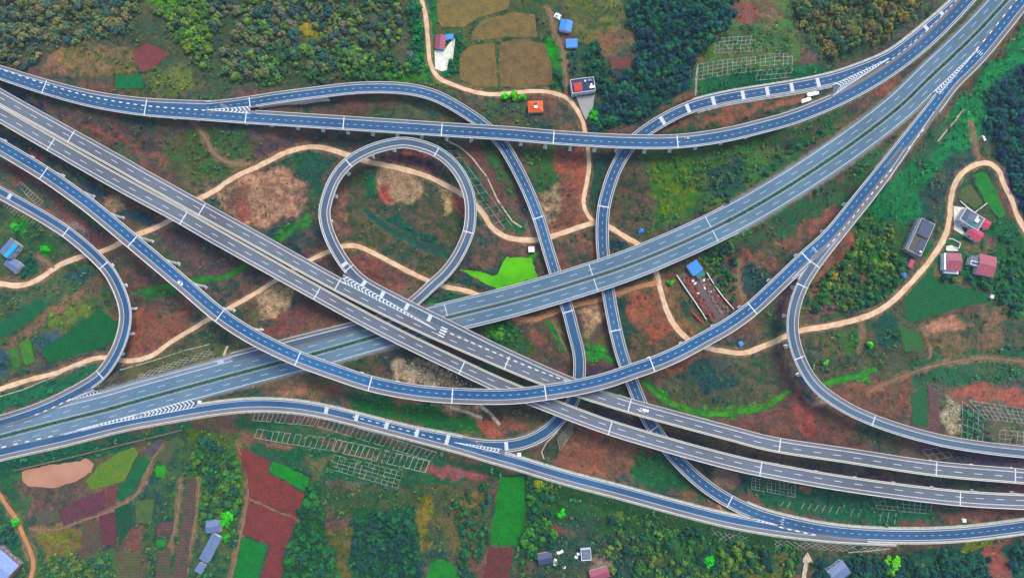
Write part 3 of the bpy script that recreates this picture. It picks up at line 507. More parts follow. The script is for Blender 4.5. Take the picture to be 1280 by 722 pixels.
 ([(525,625),(545,620),(540,690),(520,690)], (136,112,44), (90,96,44)), ([(545,610),(610,600),(612,680),(560,690),(540,660)], (40,72,50), (100,88,48)), ([(580,620),(600,615),(590,680),(572,680)], (140,108,54), (100,92,48)), ([(655,590),(700,600),(690,680),(650,690)], (16,72,44), (50,100,34)), ([(680,595),(693,600),(688,630),(678,622)], (190,140,84), (150,110,70)),
 ([(650,590),(800,620),(960,660),(1060,675),(1060,690),(960,690),(760,670),(650,650)], (14,80,50), (54,84,44)), ([(700,640),(760,645),(750,670),(705,665)], (60,68,62), (36,76,50)), ([(688,650),(703,652),(712,668),(698,672)], (130,66,60), (110,64,60)), ([(805,690),(850,685),(852,705),(815,712)], (140,70,58), (120,72,56)), ([(670,670),(800,670),(800,730),(660,730)], (66,76,62), (36,64,56)), ([(735,695),(760,690),(765,715),(740,720)], (190,166,140), (110,96,84)),
 ([(800,660),(1000,680),(990,730),(800,730)], (16,80,46), (60,88,44)), ([(920,695),(985,690),(990,730),(900,730)], (110,96,48), (64,96,40)), ([(1000,675),(1120,685),(1110,695),(1010,690)], (130,84,70), (60,84,56)), ([(1020,700),(1300,680),(1300,730),(1020,730)], (8,64,62), (18,84,54)), ([(1236,678),(1258,676),(1260,730),(1238,730)], (164,84,70), (150,84,66)), ([(1205,675),(1240,670),(1240,685),(1205,690)], (110,120,40), (80,96,44)),
]
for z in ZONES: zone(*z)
# scrub, bare scrapes and damp hollows break every zone up
vivid = (1-.8*np.clip(((TA.max(-1)-TA.min(-1))/(TA.max(-1)+1e-6)-.72)*6, 0, 1)*(TA[..., 1] > TA[..., 0]))[..., None]
p1 = vivid*np.clip((fbm(GX/15, GY/15, 201, 5)-.50)*7, 0, 1)[..., None]; p2 = vivid*np.clip((fbm(GX/11, GY/11, 211, 5)-.54)*8, 0, 1)[..., None]; p3 = vivid*np.clip((fbm(GX/8, GY/8, 221, 4)-.56)*9, 0, 1)[..., None]
TA = TA*(1-p1*.35)+S(52,80,56)*p1*.35; TB = TB*(1-p1*.45)+S(38,66,56)*p1*.45
TA = TA*(1-p2*.25)+S(126,98,76)*p2*.25; TB = TB*(1-p2*.2)+S(118,104,74)*p2*.2; TB = TB*(1-p3*.3)+S(40,52,64)*p3*.3
big = (.92+.44*fbm(GX/45, GY/45, 231, 4))[..., None]; TA = TA*big; TB = TB*big*.9
for A_ in (TA, TB):
    g_ = A_.mean(-1, keepdims=True); gr = A_[..., 1:2] > A_[..., 0:1]; A_[:] = np.clip(g_+(A_-g_)*np.where(gr, 1.36, 1.02), .004, 1); A_ *= 1.06
# pale verge beside the ground-level roads
for k, L in GRADE.items():
    for a, b in L:
        D, Z = field_dist(ALLR[k], a, b, 16); g = ((D < 1.4+1.6*(fbm(GX/3, GY/3, 77, 2)-.4)))[..., None]*.55
        TA = TA*(1-g)+S(150,146,120)*g; TB = TB*(1-g)+S(120,110,84)*g
for r, d in zip(DP, DIRT):
    D, Z = field_dist(r, 0, r.L, 16); g = (D < 1.5+4*(fbm(GX/5, GY/5, 78, 2)-.35))[..., None]*.6
    TA = TA*(1-g)+S(168,122,90)*g; TB = TB*(1-g)+S(130,96,70)*g

CHAN = [([(804,478),(812,484),(836,502),(870,514),(900,517),(930,514),(955,508),(975,497),(985,487)], 3.3, (66,160,22), (36,112,34)), ([(168,367),(190,362),(212,356),(240,350),(280,346),(302,336),(312,325)], 3.4, (24,140,30), (20,104,44)),
 ([(346,303),(366,286),(386,268)], 3.1, (34,140,40), (24,100,44)), ([(683,400),(695,418),(711,440)], 2.8, (26,160,24), (24,110,36)), ([(728,440),(748,443),(770,451)], 3.0, (22,160,22), (24,110,34)), ([(1030,480),(1062,471),(1096,461)], 3.3, (46,160,26), (40,120,36)),
 ([(455,262),(480,282),(510,298),(540,312),(562,321)], 3.6, (22,96,66), (20,70,74))]
CP = []
for pts, wd, a, b in CHAN:
    r = gpath(pts, wd); CP.append(r); D, Z = field_dist(r, 0, r.L, 14, -.5); m_ = (D < 6) & ~(CORE < 1e8); T = np.where(m_, np.minimum(T, Z+.55*np.maximum(0, D)), T); OCC |= D < 1.0
    g = (D < 2.2+3*(fbm(GX/5, GY/5, 79, 2)-.4))[..., None]*.7; TA = TA*(1-g)+S(108,84,62)*g; TB = TB*(1-g)+S(60,84,56)*g
# ------------------------------------------------------------------ object helpers
class Thing:
    def __init__(s, name, label, cat, loc=(0,0,0), rot=0, group=None, kind=None):
        s.o = bpy.data.objects.new(name, None); COL.objects.link(s.o); s.o.empty_display_size = .5
        s.o.location = loc; s.o.rotation_euler = (0,0,rot); s.loc = np.array(loc, float)
        if label: s.o['label'] = label; s.o['category'] = cat
        if group: s.o['group'] = group
        if kind: s.o['kind'] = kind
def mesh(name, V, F, mats, mi=None, smooth=False):
    me = bpy.data.meshes.new(name)
    V = np.asarray(V, np.float32).reshape(-1, 3)
    if isinstance(F, np.ndarray):
        n, k = F.shape
        me.vertices.add(len(V)); me.vertices.foreach_set('co', V.ravel()); me.loops.add(n*k)
        me.loops.foreach_set('vertex_index', F.ravel().astype(np.int32)); me.polygons.add(n)
        me.polygons.foreach_set('loop_start', np.arange(0, n*k, k, dtype=np.int32)); me.polygons.foreach_set('loop_total', np.full(n, k, np.int32))
        me.update(calc_edges=True)
    else: me.from_pydata([tuple(map(float, v)) for v in V], [], [tuple(map(int, f)) for f in F]); me.update()
    for m in (mats if isinstance(mats, (list, tuple)) else [mats]): me.materials.append(m)
    if mi is not None: me.polygons.foreach_set('material_index', np.asarray(mi, np.int32))
    if smooth: me.polygons.foreach_set('use_smooth', [True]*len(me.polygons))
    return me
def add(name, me, parent=None, **tags):
    o = bpy.data.objects.new(name, me); COL.objects.link(o)
    if parent is not None: o.parent = parent.o if isinstance(parent, Thing) else parent
    for k, v in tags.items():
        if v: o[k] = v
    return o
class MB:
    """collects shapes for one mesh"""
    def __init__(s): s.v = []; s.f = []; s.mi = []
    def face(s, pts, m=0):
        i = len(s.v); s.v += [tuple(p) for p in pts]; s.f.append(tuple(range(i, i+len(pts)))); s.mi.append(m)
    def prism(s, poly, z0, z1, m=0, top=None):
        """upright prism over a polygon (counter-clockwise)"""
        a = sum(poly[i][0]*poly[(i+1) % len(poly)][1]-poly[(i+1) % len(poly)][0]*poly[i][1] for i in range(len(poly)))
        if a < 0: poly = poly[::-1]
        n = len(poly); i = len(s.v); s.v += [(p[0], p[1], z0) for p in poly]+[(p[0], p[1], z1) for p in poly]
        s.f.append(tuple(range(i+n-1, i-1, -1))); s.mi.append(m); s.f.append(tuple(range(i+n, i+2*n))); s.mi.append(m if top is None else top)
        for k in range(n): s.f.append((i+k, i+(k+1) % n, i+n+(k+1) % n, i+n+k)); s.mi.append(m)
    def box(s, c, d, rot=0, m=0, top=None):
        x, y, z = c; a, b, h = d[0]/2, d[1]/2, d[2]; cs, sn = math.cos(rot), math.sin(rot)
        s.prism([(x+u*cs-v*sn, y+u*sn+v*cs) for u, v in ((-a,-b),(a,-b),(a,b),(-a,b))], z, z+h, m, top)
    def tube(s, p, q, r0, r1, n=7, m=0):
        p = np.array(p, float); q = np.array(q, float); d = q-p; d /= np.linalg.norm(d)+1e-9
        a = np.cross(d, (0,0,1) if abs(d[2]) < .9 else (1,0,0)); a /= np.linalg.norm(a); b = np.cross(d, a); i = len(s.v)
        for c, r in ((p, r0), (q, r1)):
            s.v += [tuple(c+r*(math.cos(t)*a+math.sin(t)*b)) for t in np.linspace(0, 2*math.pi, n, endpoint=False)]
        for k in range(n): s.f.append((i+k, i+(k+1) % n, i+n+(k+1) % n, i+n+k)); s.mi.append(m)
        s.f.append(tuple(range(i+n, i+2*n))); s.mi.append(m); s.f.append(tuple(range(i+n-1, i-1, -1))); s.mi.append(m)
    def mesh(s, name, mats): return mesh(name, s.v, s.f, mats, s.mi)
    def add(s, name, mats, parent=None, **t): return add(name, s.mesh(name, mats), parent, **t)

# ground sheet: fine in view, stretching out to the horizon
def stretch(a, lo, hi):
    g = np.array([3, 8, 18, 40, 90, 200, 450, 1000, 2200, 5000.]); return np.concatenate([lo-g[::-1], a, hi+g])
bx, by = stretch(xs, xs[0], xs[-1]), stretch(ys, ys[0], ys[-1])
nx, ny = len(bx), len(by); pad = lambda A: np.pad(A, ((10,10),(10,10)), mode='edge')
gxx, gyy = np.meshgrid(bx, by); gz = pad(T)
V = np.stack([gxx, gyy, gz], -1).reshape(-1, 3); ii = np.arange(nx*ny).reshape(ny, nx)
Fq = np.stack([ii[:-1, :-1], ii[:-1, 1:], ii[1:, 1:], ii[1:, :-1]], -1).reshape(-1, 4)
gm = mesh('ground', V, Fq, ground_mat(), smooth=True)
def colattr(me, name, A):
    at = me.attributes.new(name, 'FLOAT_COLOR', 'POINT'); c = np.ones((A.shape[0], 4), np.float32); c[:, :3] = A; at.data.foreach_set('color', c.ravel())
for nm, A in (('ground_tint_a', TA), ('ground_tint_b', TB)): far_ = np.ones((ny, nx), bool); far_[12:-12, 12:-12] = False; A_ = np.stack([pad(A[..., i]) for i in range(3)], -1); A_[far_] = (S(72,92,56) if nm == 'ground_tint_a' else S(84,76,58)); colattr(gm, nm, A_.reshape(-1, 3))
add('ground', gm, kind='structure')

for (fd, a, b, ang, per) in FW:
    wp, z = fd; q = np.array(wp); c = q.mean(0)
    m = MB(); m.prism([tuple(p-c) for p in q], -.6, .16); o = m.add('crop_field', crop(a, b, ang, per), kind='structure'); o.location = (c[0], c[1], z)
def water(name, c1, c2, rough):
    m, t, b = mat(name, rough, .12 if rough > .5 else .35); n = noise(t, .05, 4); n2 = noise(t, .9, 3)
    c = mixc(t, ramp(t, n.outputs[0], .35, .65), c1, c2); t.links.new(scalec(t, c, ramp(t, n2.outputs[0], .3, .7, .92, 1.08)), b.inputs['Base Color'])
    bump(t, b, n2.outputs[0], .08, .1); return m
WM = {'mud': water('muddy_water', S(206,150,116), S(190,132,100), .35), 'algae': water('algae_water', S(104,210,2), S(80,176,6), .9)}
for fd, k in PW:
    wp, z = fd; q = np.array(wp); c = q.mean(0); m = MB(); m.prism([tuple(p-c) for p in q], -.6, .12)
    o = m.add('water', WM[k], kind='structure'); o.location = (c[0], c[1], z-.1)
for r, d in zip(CP, CHAN):
    n = len(r.s); L = []
    for k in (1, .5, 0, -.5, -1):
        W = r.d[:, 3]*(1+1.5*(fbm(r.s/7, r.s*0+k*5, 25)-.45)); x = r.d[:, 0]+r.n[:, 0]*W*k; y = r.d[:, 1]+r.n[:, 1]*W*k; L.append(np.stack([x, y, H(x, y)+.12], 1))
    V = np.stack(L, 1); i = np.arange(n*5).reshape(n, 5); F = np.stack([i[:-1, :-1], i[:-1, 1:], i[1:, 1:], i[1:, :-1]], -1).reshape(-1, 4)[:, ::-1]
    add('stream', mesh('stream', V.reshape(-1, 3), np.ascontiguousarray(F), crop(d[2], d[3], None, 0)), kind='structure')
for r, d in zip(DP, DIRT):
    n = len(r.s); offs = np.linspace(1, -1, 5); W = r.d[:, 3]*(1+.35*(fbm(r.s/7, r.s*0+3.3, 5)-.4)); L = []
    for k in offs:
        if abs(k) == 1: W = r.d[:, 3]*(1+.5*(fbm(r.s/5, r.s*0+k*7, 15)-.45))
        x = r.d[:, 0]+r.n[:, 0]*W*k; y = r.d[:, 1]+r.n[:, 1]*W*k
        L.append(np.stack([x, y, np.maximum(H(x, y), r.d[:, 2]-.3)+.14-.05*abs(k)**3], 1))
    V = np.stack(L, 1); i = np.arange(n*5).reshape(n, 5)
    F = np.stack([i[:-1, :-1], i[:-1, 1:], i[1:, 1:], i[1:, :-1]], -1).reshape(-1, 4)[:, ::-1]
    add('dirt_road' if d[2] > 2.7 else 'path', mesh('dirt_road', V.reshape(-1, 3), np.ascontiguousarray(F), M['dirt'] if d[0] in ('pale dirt road','c','b') else (M['dirt_red'] if d[2] > 2.7 else M['path'])), kind='structure')

# ------------------------------------------------------------------ carriageways, viaducts and their parts
def sweep(path, q0, q1, prof, loc, closed=True, mi=None):
    """prof: list of (side, edge, inset, dz): side +1 left / -1 right edge, inset towards the centre"""
    ix = np.where((path.s >= q0-.01) & (path.s <= q1+.01))[0]
    if len(ix) < 2: return None
    d = path.d[ix]; nn = path.n[ix]; L = []
    for sd, ins, frac, dz in prof:
        off = d[:, 3]*sd*frac-ins*sd if sd > 0 else -(d[:, 4]*frac-ins)
        L.append(np.stack([d[:, 0]+nn[:, 0]*off, d[:, 1]+nn[:, 1]*off, d[:, 2]+dz], 1))
    V = np.stack(L, 1)-loc; n, k = V.shape[:2]; i = np.arange(n*k).reshape(n, k); kk = k if closed else k-1
    F = []; MI = []
    for a in range(kk):
        b = (a+1) % k; F.append(np.stack([i[:-1, a], i[1:, a], i[1:, b], i[:-1, b]], -1)); MI.append(np.full(n-1, 0 if mi is None else mi[a]))
    F = np.concatenate(F); MI = np.concatenate(MI).astype(np.int32)
    F = [tuple(f) for f in F]; MI = list(MI)
    if closed: F += [tuple(i[0, ::-1]), tuple(i[-1])]; MI += [0 if mi is None else max(mi)]*2
    return V.reshape(-1, 3), F, MI
def join(parts):
    V = []; F = []; o = 0
    for p in parts:
        if p is None: continue
        V.append(p[0]); F += [tuple(x+o for x in f) for f in p[1]]; o += len(p[0])
    return np.concatenate(V), F
def stripe(path, q0, q1, fr, wd, dz=.03, dash=None, loc=0, off0=0, span=None):
    """a painted line at fraction fr (0 = left edge, 1 = right edge) plus off0 metres"""
    out = []
    segs = [(q0, q1)] if dash is None else [(a, min(a+dash[0], q1)) for a in np.arange(q0, q1, dash[1])]
    for a, b in segs:
        n = max(2, int((b-a)/1.5)+1); qs = np.linspace(a, b, n); V = []
        for q in qs:
            p = path.at(q); t, nn = path.fr(q); off = p[3]-fr*(p[3]+p[4])-off0
            for e in (wd/2, -wd/2): V.append((p[0]+nn[0]*(off+e), p[1]+nn[1]*(off+e), p[2]+dz))
        out.append((np.array(V)-loc, [(2*i, 2*i+1, 2*i+3, 2*i+2) for i in range(n-1)]))
    return out
def crossband(path, q, ln, l_in, r_in, dz, loc):
    p = path.at(q); V = []
    for e in (-ln/2, ln/2):
        pp = path.at(np.clip(q+e, 0, path.L)); t, nn = path.fr(q+e)
        for off in (pp[3]-l_in, -(pp[4]-r_in)): V.append((pp[0]+nn[0]*off, pp[1]+nn[1]*off, pp[2]+dz))
    return np.array(V)-loc, [(0, 1, 3, 2)]
ROADS = {
 # key: label, left line inset, right line inset, lane material, parapet breaks handled below
 'A': ('long blue-surfaced curving flyover sweeping across the lower middle above every other road', 1.5, 3.4, 'lane_blue'),
 'B': ('blue-surfaced flyover along the top of the interchange with wide grey upper shoulder', 2.4, 1.5, 'lane_navy'),
 'C': ('slip road that curves down right of centre beneath two motorway decks', 1.7, 1.7, 'lane_navy'),
 'D': ('slip road leaving the upper flyover and running down the middle past the bright green pond', 1.7, 1.7, 'lane_navy'),
 'E': ('nearly circular single-lane loop ramp on slender piers left of the bright green pond', 1.3, 2.7, 'lane_slate'),
 'G': ('curved single-lane ramp at the left edge beside the large green field', 1.4, 3.2, 'lane_navy'),
 'H': ('curved single-lane ramp hooking down at the right edge past the red-roofed village', 2.9, 1.4, 'lane_slate'),
 'F': ('single-lane ground-level slip road along the bottom above the lattice slopes', 1.3, 3.2, 'lane_navy'),
 'U': ('upper deck of the grey diagonal motorway viaduct, where the loop ramp joins', 2.7, 1.0, 'lane_grey'),
 'L': ('lower deck of the grey diagonal motorway viaduct with a wide shoulder on its lower side', 1.0, 2.7, 'lane_grey'),
 'M': ('pale twin-carriageway motorway with a green median rising from lower left to top right', 0, 0, 'lane_pale')}
GAPS = {'A': {'R': [((1013,331),(1320,-50))][:0], 'L': [((1176,122),(1320,-50))]},
        'B': {'L': [((180,131),(322,148)), ((1038,125),(1240,-35))]},
        'C': {'R': [], 'L': []}, 'D': {'L': [], 'R': []}, 'E': {}, 'G': {}, 'H': {}, 'F': {}, 'U': {'L': [((428,345),(770,497))]}, 'L': {}, 'M': {}}
def gaps(k, side):
    r = ALLR[k]
    return [tuple(sorted((r.npx(*a), r.npx(*b)))) for a, b in GAPS[k].get(side, [])]
def spans(L, gp, q0=0):
    out = []; c = q0
    for a, b in sorted(gp):
        if a > c: out.append((c, a))
        c = max(c, b)
    if c < L: out.append((c, L))
    return out
cA, cB, cC, cD, cE, cG, cH, cF, cU = (ALLR[k] for k in 'ABCDEGHFU')
# barriers stop where roads merge side by side
NOLEFT = {'A': [(cA.npx(1176,122), cA.L)], 'B': [(cB.npx(262,143), cB.npx(318,148)), (cB.npx(1040,126), cB.L)], 'C': [], 'D': [(cD.npx(590,555), cD.L)][:0],
          'E': [(0, 0)], 'G': [], 'H': [(0, 0)], 'F': [(0, cF.npx(247,513)), (cF.npx(575,557), cF.npx(628,572)), (cF.npx(945,655), cF.L)], 'U': [(cU.npx(431,358), cU.npx(772,499))],
          'L': [], 'M': []}
NORIGHT = {'A': [(cA.npx(993,338), cA.npx(1165,135))], 'B': [], 'C': [(0, cC.npx(1046,97)), (cC.npx(942,640), cC.npx(1075,668))], 'D': [(0, cD.npx(318,127)), ],
           'E': [(0, cE.npx(437,337)), ], 'G': [], 'H': [], 'F': [], 'U': [], 'L': [], 'M': []}
# left / right here follow each road's own direction of travel
NOLEFT['E'] = [(0, cE.npx(437,337)), (cE.npx(470,403), cE.L)]; NORIGHT['E'] = [(cE.npx(448,409), cE.L)][:0]
NOLEFT['G'] = [(cG.npx(112,480), cG.L)]; NORIGHT['H'] = [(0, cH.npx(997,353))]; NOLEFT['H'] = []
NORIGHT['D'] = [(0, cD.npx(318,127))]; NOLEFT['D'] = [(cD.npx(630,558), cD.L)]
NOLEFT['C'] = [] ; NORIGHT['C'] = [(cC.npx(940,638), cC.npx(1085,668))]
NOLEFT['C'] = [(0, cC.npx(1043,98))]
EXPJ = {'A': [(55,216.5),(165,301),(275,394),(372,447),(463,479),(564.5,494),(682,490),(816.5,455),(941,384.5),(1008,321)],
 'B': [(54,109),(181,136.5),(307,146),(430,154),(553,162),(693,172),(846,177)], 'C': [(754.5,259),(771,412),(818,534),(912,626)],
 'D': [(311,128),(673,272),(710,389)], 'E': [(435.5,203),(547,190),(588.5,292),(436,336)], 'G': [(82,289),(129.5,330.5),(126,469)], 'H': [(1019,331),(1002.5,356),(999,446),(1093,525.5)],
 'F': [], 'U': [(88.5,170),(253,262),(421,357),(634,453.5),(788,507),(976,556),(1171,585.5),(1269,594)], 'L': [(63,180),(228,273),(397,367),(578,459),(763,533),(952,585),(1201,622)], 'M': [(741,345),(891,286),(560,397)]}
BANDS = {'F': [(408,514),(445,522),(482,532),(520,542),(558,552)], 'D': [(594,556),(632,557)], 'C': [(1179,18),(1160,36),(1023,104),(990,110),(960,115),(928,119),(892,126),(860,136),(829,150)], 'E': [(432,330),(455,352),(480,366),(509,382),(537,396)], 'G': [(12,245)]}
DASH = {'A': (2.2,6.1,.32), 'B': (2.2,6.1,.3), 'C': (2.2,6.1,.28), 'D': (2.2,6.1,.28), 'U': (6,15,.34), 'L': (6,15,.34)}
PIERSTEP = {'A': 29, 'B': 20, 'C': 24, 'D': 24, 'E': 21, 'G': 20, 'H': 24, 'U': 30, 'L': 30}
def blocked(x, y, z, me):
    for k, r in ALLR.items():
        if k == me: continue
        i = np.argmin((r.d[:, 0]-x)**2+(r.d[:, 1]-y)**2)
        if r.d[i, 2] < z-3 and math.hypot(r.d[i, 0]-x, r.d[i, 1]-y) < max(r.d[i, 3], r.d[i, 4])+1.4: return True
    for r in DP:
        if np.min((r.d[:, 0]-x)**2+(r.d[:, 1]-y)**2) < (r.d[0, 3]+1.3)**2: return True
    return False
def pier(path, q, me, loc, parent):
    p = path.at(q); t, nn = path.fr(q); c = (p[3]-p[4])/2; wd = p[3]+p[4]; ang = math.atan2(nn[1], nn[0])
    cx, cy = p[0]+nn[0]*c, p[1]+nn[1]*c; top = p[2]-2.15
    half = wd*.27
    legs = [(cx+nn[0]*e, cy+nn[1]*e) for e in ((-half, half) if wd > 9.6 else (0,))]
    if any(blocked(x, y, p[2], me) for x, y in legs): return False
    g = [float(H(x, y)) for x, y in legs]
    if top-max(g) < 1.6: return False
    m = MB(); cap = min(1.3, (top-max(g))*.4)
    for (x, y), z in zip(legs, g):
        if me in 'AUL' or wd > 9.6: m.tube((x, y, z-.8)-loc, (x, y, top-cap)-loc, 1.1, 1.0, 12)
        else: m.box(np.array((x, y, z-.8))-loc, (1.9, 1.5, top-cap-z+.8), ang)
        m.box(np.array((x, y, z-.6))-loc, (2.8, 2.8, .85), ang)
    L = wd*.78 if len(legs) > 1 else wd*.55; u = np.array((cx, cy, 0))
    a, b = L/2, 1.0                                      # hammerhead: bevelled cap beam
    pts = [(-a, cap), (a, cap), (a, cap*.55), (a*.62, 0), (-a*.62, 0), (-a, cap*.55)]
    for s_ in (-1,):
        f0 = [np.array((cx+nn[0]*e-t[0]*b*.8, cy+nn[1]*e-t[1]*b*.8, top-cap+h))-loc for e, h in pts]; f1 = [np.array((cx+nn[0]*e+t[0]*b*.8, cy+nn[1]*e+t[1]*b*.8, top-cap+h))-loc for e, h in pts]
        m.face(f0[::-1]); m.face(f1)
        for i in range(6): m.face([f0[i], f0[(i+1) % 6], f1[(i+1) % 6], f1[i]])
    m.add('pier', M['pier'], parent); return True
TRACK = {k: asphalt('worn_'+k, a, a*1.1) for k, a in (('lane_blue', c3(.012,.056,.116)), ('lane_navy', c3(.016,.050,.098)), ('lane_slate', c3(.030,.058,.082)), ('lane_grey', c3(.066,.074,.090)))}
for key, (label, li, ri, lm) in ROADS.items():
    r = ALLR[key]; p0 = r.at(r.L*.5); loc = np.array([p0[0], p0[1], float(H(p0[0], p0[1]))])
    on_ground = key in 'FM'
    th = Thing('slip_road' if key == 'F' else 'motorway' if key == 'M' else 'viaduct', label, 'road' if on_ground else 'viaduct', loc, group=None if on_ground else 'elevated roads of the interchange', kind='structure' if on_ground else None)
    if key == 'M':
        mats = [M['shoulder_pale'], M['lane_pale'], M['concrete'], plain('median_grass', S(44,78,66), S(60,84,70), .6)]
        prof = [(1,0,1,0),(1,0,0,0),(-1,0,0,0),(-1,0,1,0),(-1,0,1,-.6),(-1,0,.6,-.9),(-1,0,.5,-2.0),(1,0,.5,-2.0),(1,0,.6,-.9),(1,0,1,-.6)]
        # carriageways: shoulder, lanes, median strip
        n = len(r.s); D_ = r.d; offs = [D_[:, 3], D_[:, 3]*0+10.6, D_[:, 3]*0+1.9, D_[:, 3]*0+.9, D_[:, 3]*0-.9, D_[:, 3]*0-1.9, D_[:, 3]*0-10.2, -D_[:, 4]]
        top = [np.stack([D_[:, 0]+r.n[:, 0]*o, D_[:, 1]+r.n[:, 1]*o, D_[:, 2]], 1) for o in offs]
        bot = [np.stack([D_[:, 0]+r.n[:, 0]*o, D_[:, 1]+r.n[:, 1]*o, D_[:, 2]-dz], 1) for o, dz in ((-D_[:, 4], .7), (-D_[:, 4]*.75, 1.0), (-D_[:, 4]*.65, 2.0), (D_[:, 3]*.65, 2.0), (D_[:, 3]*.75, 1.0), (D_[:, 3], .7))]
        V = np.stack(top+bot, 1)-loc; k = V.shape[1]; i = np.arange(n*k).reshape(n, k); F = []; MI = []
        mids = [0,1,0,3,0,1,0]+[2]*7
        for a in range(k): F.append(np.stack([i[:-1, a], i[1:, a], i[1:, (a+1) % k], i[:-1, (a+1) % k]], -1)); MI += [mids[a]]*(n-1)
        F = [tuple(f) for f in np.concatenate(F)]+[tuple(i[0, ::-1]), tuple(i[-1])]; MI += [2, 2]
        add('deck', mesh('deck', V.reshape(-1, 3), F, mats, MI), th)
        lines = []
        for off in (10.5, 2.0, -2.0, -10.1): lines += stripe(r, 0, r.L, 0, .42, loc=loc, off0=0) if False else []
        def mline(off, wd, dash=None, q0=0, q1=None):
            out = []; q1 = r.L if q1 is None else q1
            for a, b in ([(q0, q1)] if dash is None else [(a, min(q1, a+dash[0])) for a in np.arange(q0, q1, dash[1])]):
                nn_ = max(2, int((b-a)/2)+1); V = []
                for q in np.linspace(a, b, nn_):
                    p = r.at(q); t, nv = r.fr(q)
                    for e in (wd/2, -wd/2): V.append((p[0]+nv[0]*(off+e), p[1]+nv[1]*(off+e), p[2]+.03))
                out.append((np.array(V)-loc, [(2*j, 2*j+1, 2*j+3, 2*j+2) for j in range(nn_-1)]))
            return out
        jl = mline(10.5, .45)+mline(2.0, .25)+mline(-2.0, .25)+mline(-10.0, .45)+mline(6.2, .3, (6,15))+mline(-6.1, .3, (6,15), 4)
        jl += mline(13.6, .4, None, 0, r.npx(475,410))
        add('lane_marking', mesh('lane_marking', *join(jl), M['paint_thin']), th)
        brs = [(r.npx(548,398), r.npx(912,274))]
        for sd in (1, -1):
            for a, b in brs:
                v = sweep(r, a, b, [(sd,0,1,-.3),(sd,.55,1,-.3),(sd,.55,1,.95),(sd,0,1,.95)], loc); add('parapet', mesh('parapet', v[0], v[1], M['concrete']), th)
        for a, b in ((0, r.npx(540,400)), (r.npx(915,272), r.L)):
            for off in (1.15, -1.15):                       # steel barriers beside the planted median
                mb = MB(); qs = np.arange(a, b, 6)
                for q, q2 in zip(qs[:-1], qs[1:]):
                    A_ = r.at(q); B_ = r.at(q2); n1 = r.fr(q)[1]; n2 = r.fr(q2)[1]
                    pa = np.array((A_[0]+n1[0]*off, A_[1]+n1[1]*off, A_[2]+.7)); pb = np.array((B_[0]+n2[0]*off, B_[1]+n2[1]*off, B_[2]+.7))
                    mb.tube(pa-loc, pb-loc, .1, .1, 4); mb.tube(pa-(0,0,.7)-loc, pa-loc, .07, .07, 4)
                mb.add('guardrail', M['verge'], th)
        # piers in two rows under the bridge part
        for q in np.arange(brs[0][0]+8, brs[0][1], 25):
            for off in (-6.2, 6.2):
                p = r.at(q); t, nv = r.fr(q); x, y = p[0]+nv[0]*off, p[1]+nv[1]*off; z = float(H(x, y))
                if blocked(x, y, p[2], 'M') or p[2]-2-z < 1.5: continue
                m = MB(); a_ = math.atan2(nv[1], nv[0])
                for e in (-2.4, 2.4): m.tube(np.array((x+nv[0]*e, y+nv[1]*e, z-.8))-loc, np.array((x+nv[0]*e, y+nv[1]*e, p[2]-3))-loc, .75, .72, 10)
                m.box(np.array((x, y, p[2]-3.0))-loc, (8.2, 1.7, 1.0), a_); m.add('pier', M['pier'], th)
        for px, py in EXPJ['M']:
            for a_, b_ in ((1.4, 'L'), (1.4, 'R')):
                q = r.npx(px, py); p = r.at(q); V = []
                for e in (-.35, .35):
                    pp = r.at(q+e); nv = r.fr(q+e)[1]
                    for off in ((pp[3]-1, 1.2) if b_ == 'L' else (-1.2, -pp[4]+1)): V.append((pp[0]+nv[0]*off, pp[1]+nv[1]*off, pp[2]+.045))
                add('expansion_joint', mesh('expansion_joint', np.array(V)-loc, [(0,1,3,2)], M['band']), th)
        continue
    mats = [M['shoulder'], M[lm], M['concrete'], M['parapet']]
    prof = [(1,0,1,0),(1,li,1,0),(-1,ri,1,0),(-1,0,1,0),(-1,0,1,-.5),(-1,0,.6,-.85),(-1,0,.5,-2.2),(1,0,.5,-2.2),(1,0,.6,-.85),(1,0,1,-.5)]
    v = sweep(r, 0, r.L, prof, loc, mi=[0,1,0,3,2,2,2,2,2,3]); add('deck', mesh('deck', v[0], v[1], mats, v[2]), th)
    for sd, gp in ((1, NOLEFT[key]), (-1, NORIGHT[key])):
        for a, b in spans(r.L, gp):
            if b-a < 3: continue
            v = sweep(r, a, b, [(sd,-.06,1,-.55),(sd,.40,1,-.02),(sd,.24,1,.95),(sd,-.06,1,.95)], loc)
            if v: add('parapet', mesh('parapet', v[0], v[1], M['parapet']), th)
            inner = (key == 'U' and sd == -1) or (key == 'L' and sd == 1)
            if inner:
                v = sweep(r, a, b, [(sd,.9,1,.3),(sd,1.45,1,.3),(sd,1.45,1,.62),(sd,.9,1,.62)], loc); add('guardrail', mesh('guardrail', v[0], v[1], M['rail']), th)
    wtot = lambda: None
    jl = []
    def edge_line(side, ins, q0, q1, wd=.36):
        out = []; n = max(2, int((q1-q0)/1.5)+1); V = []
        for q in np.linspace(q0, q1, n):
            p = r.at(q); nv = r.fr(q)[1]; off = p[3]-ins if side > 0 else -(p[4]-ins)
            for e in (wd/2, -wd/2): V.append((p[0]+nv[0]*(off+e), p[1]+nv[1]*(off+e), p[2]+.025))
        return [(np.array(V)-loc, [(2*j, 2*j+1, 2*j+3, 2*j+2) for j in range(n-1)])]
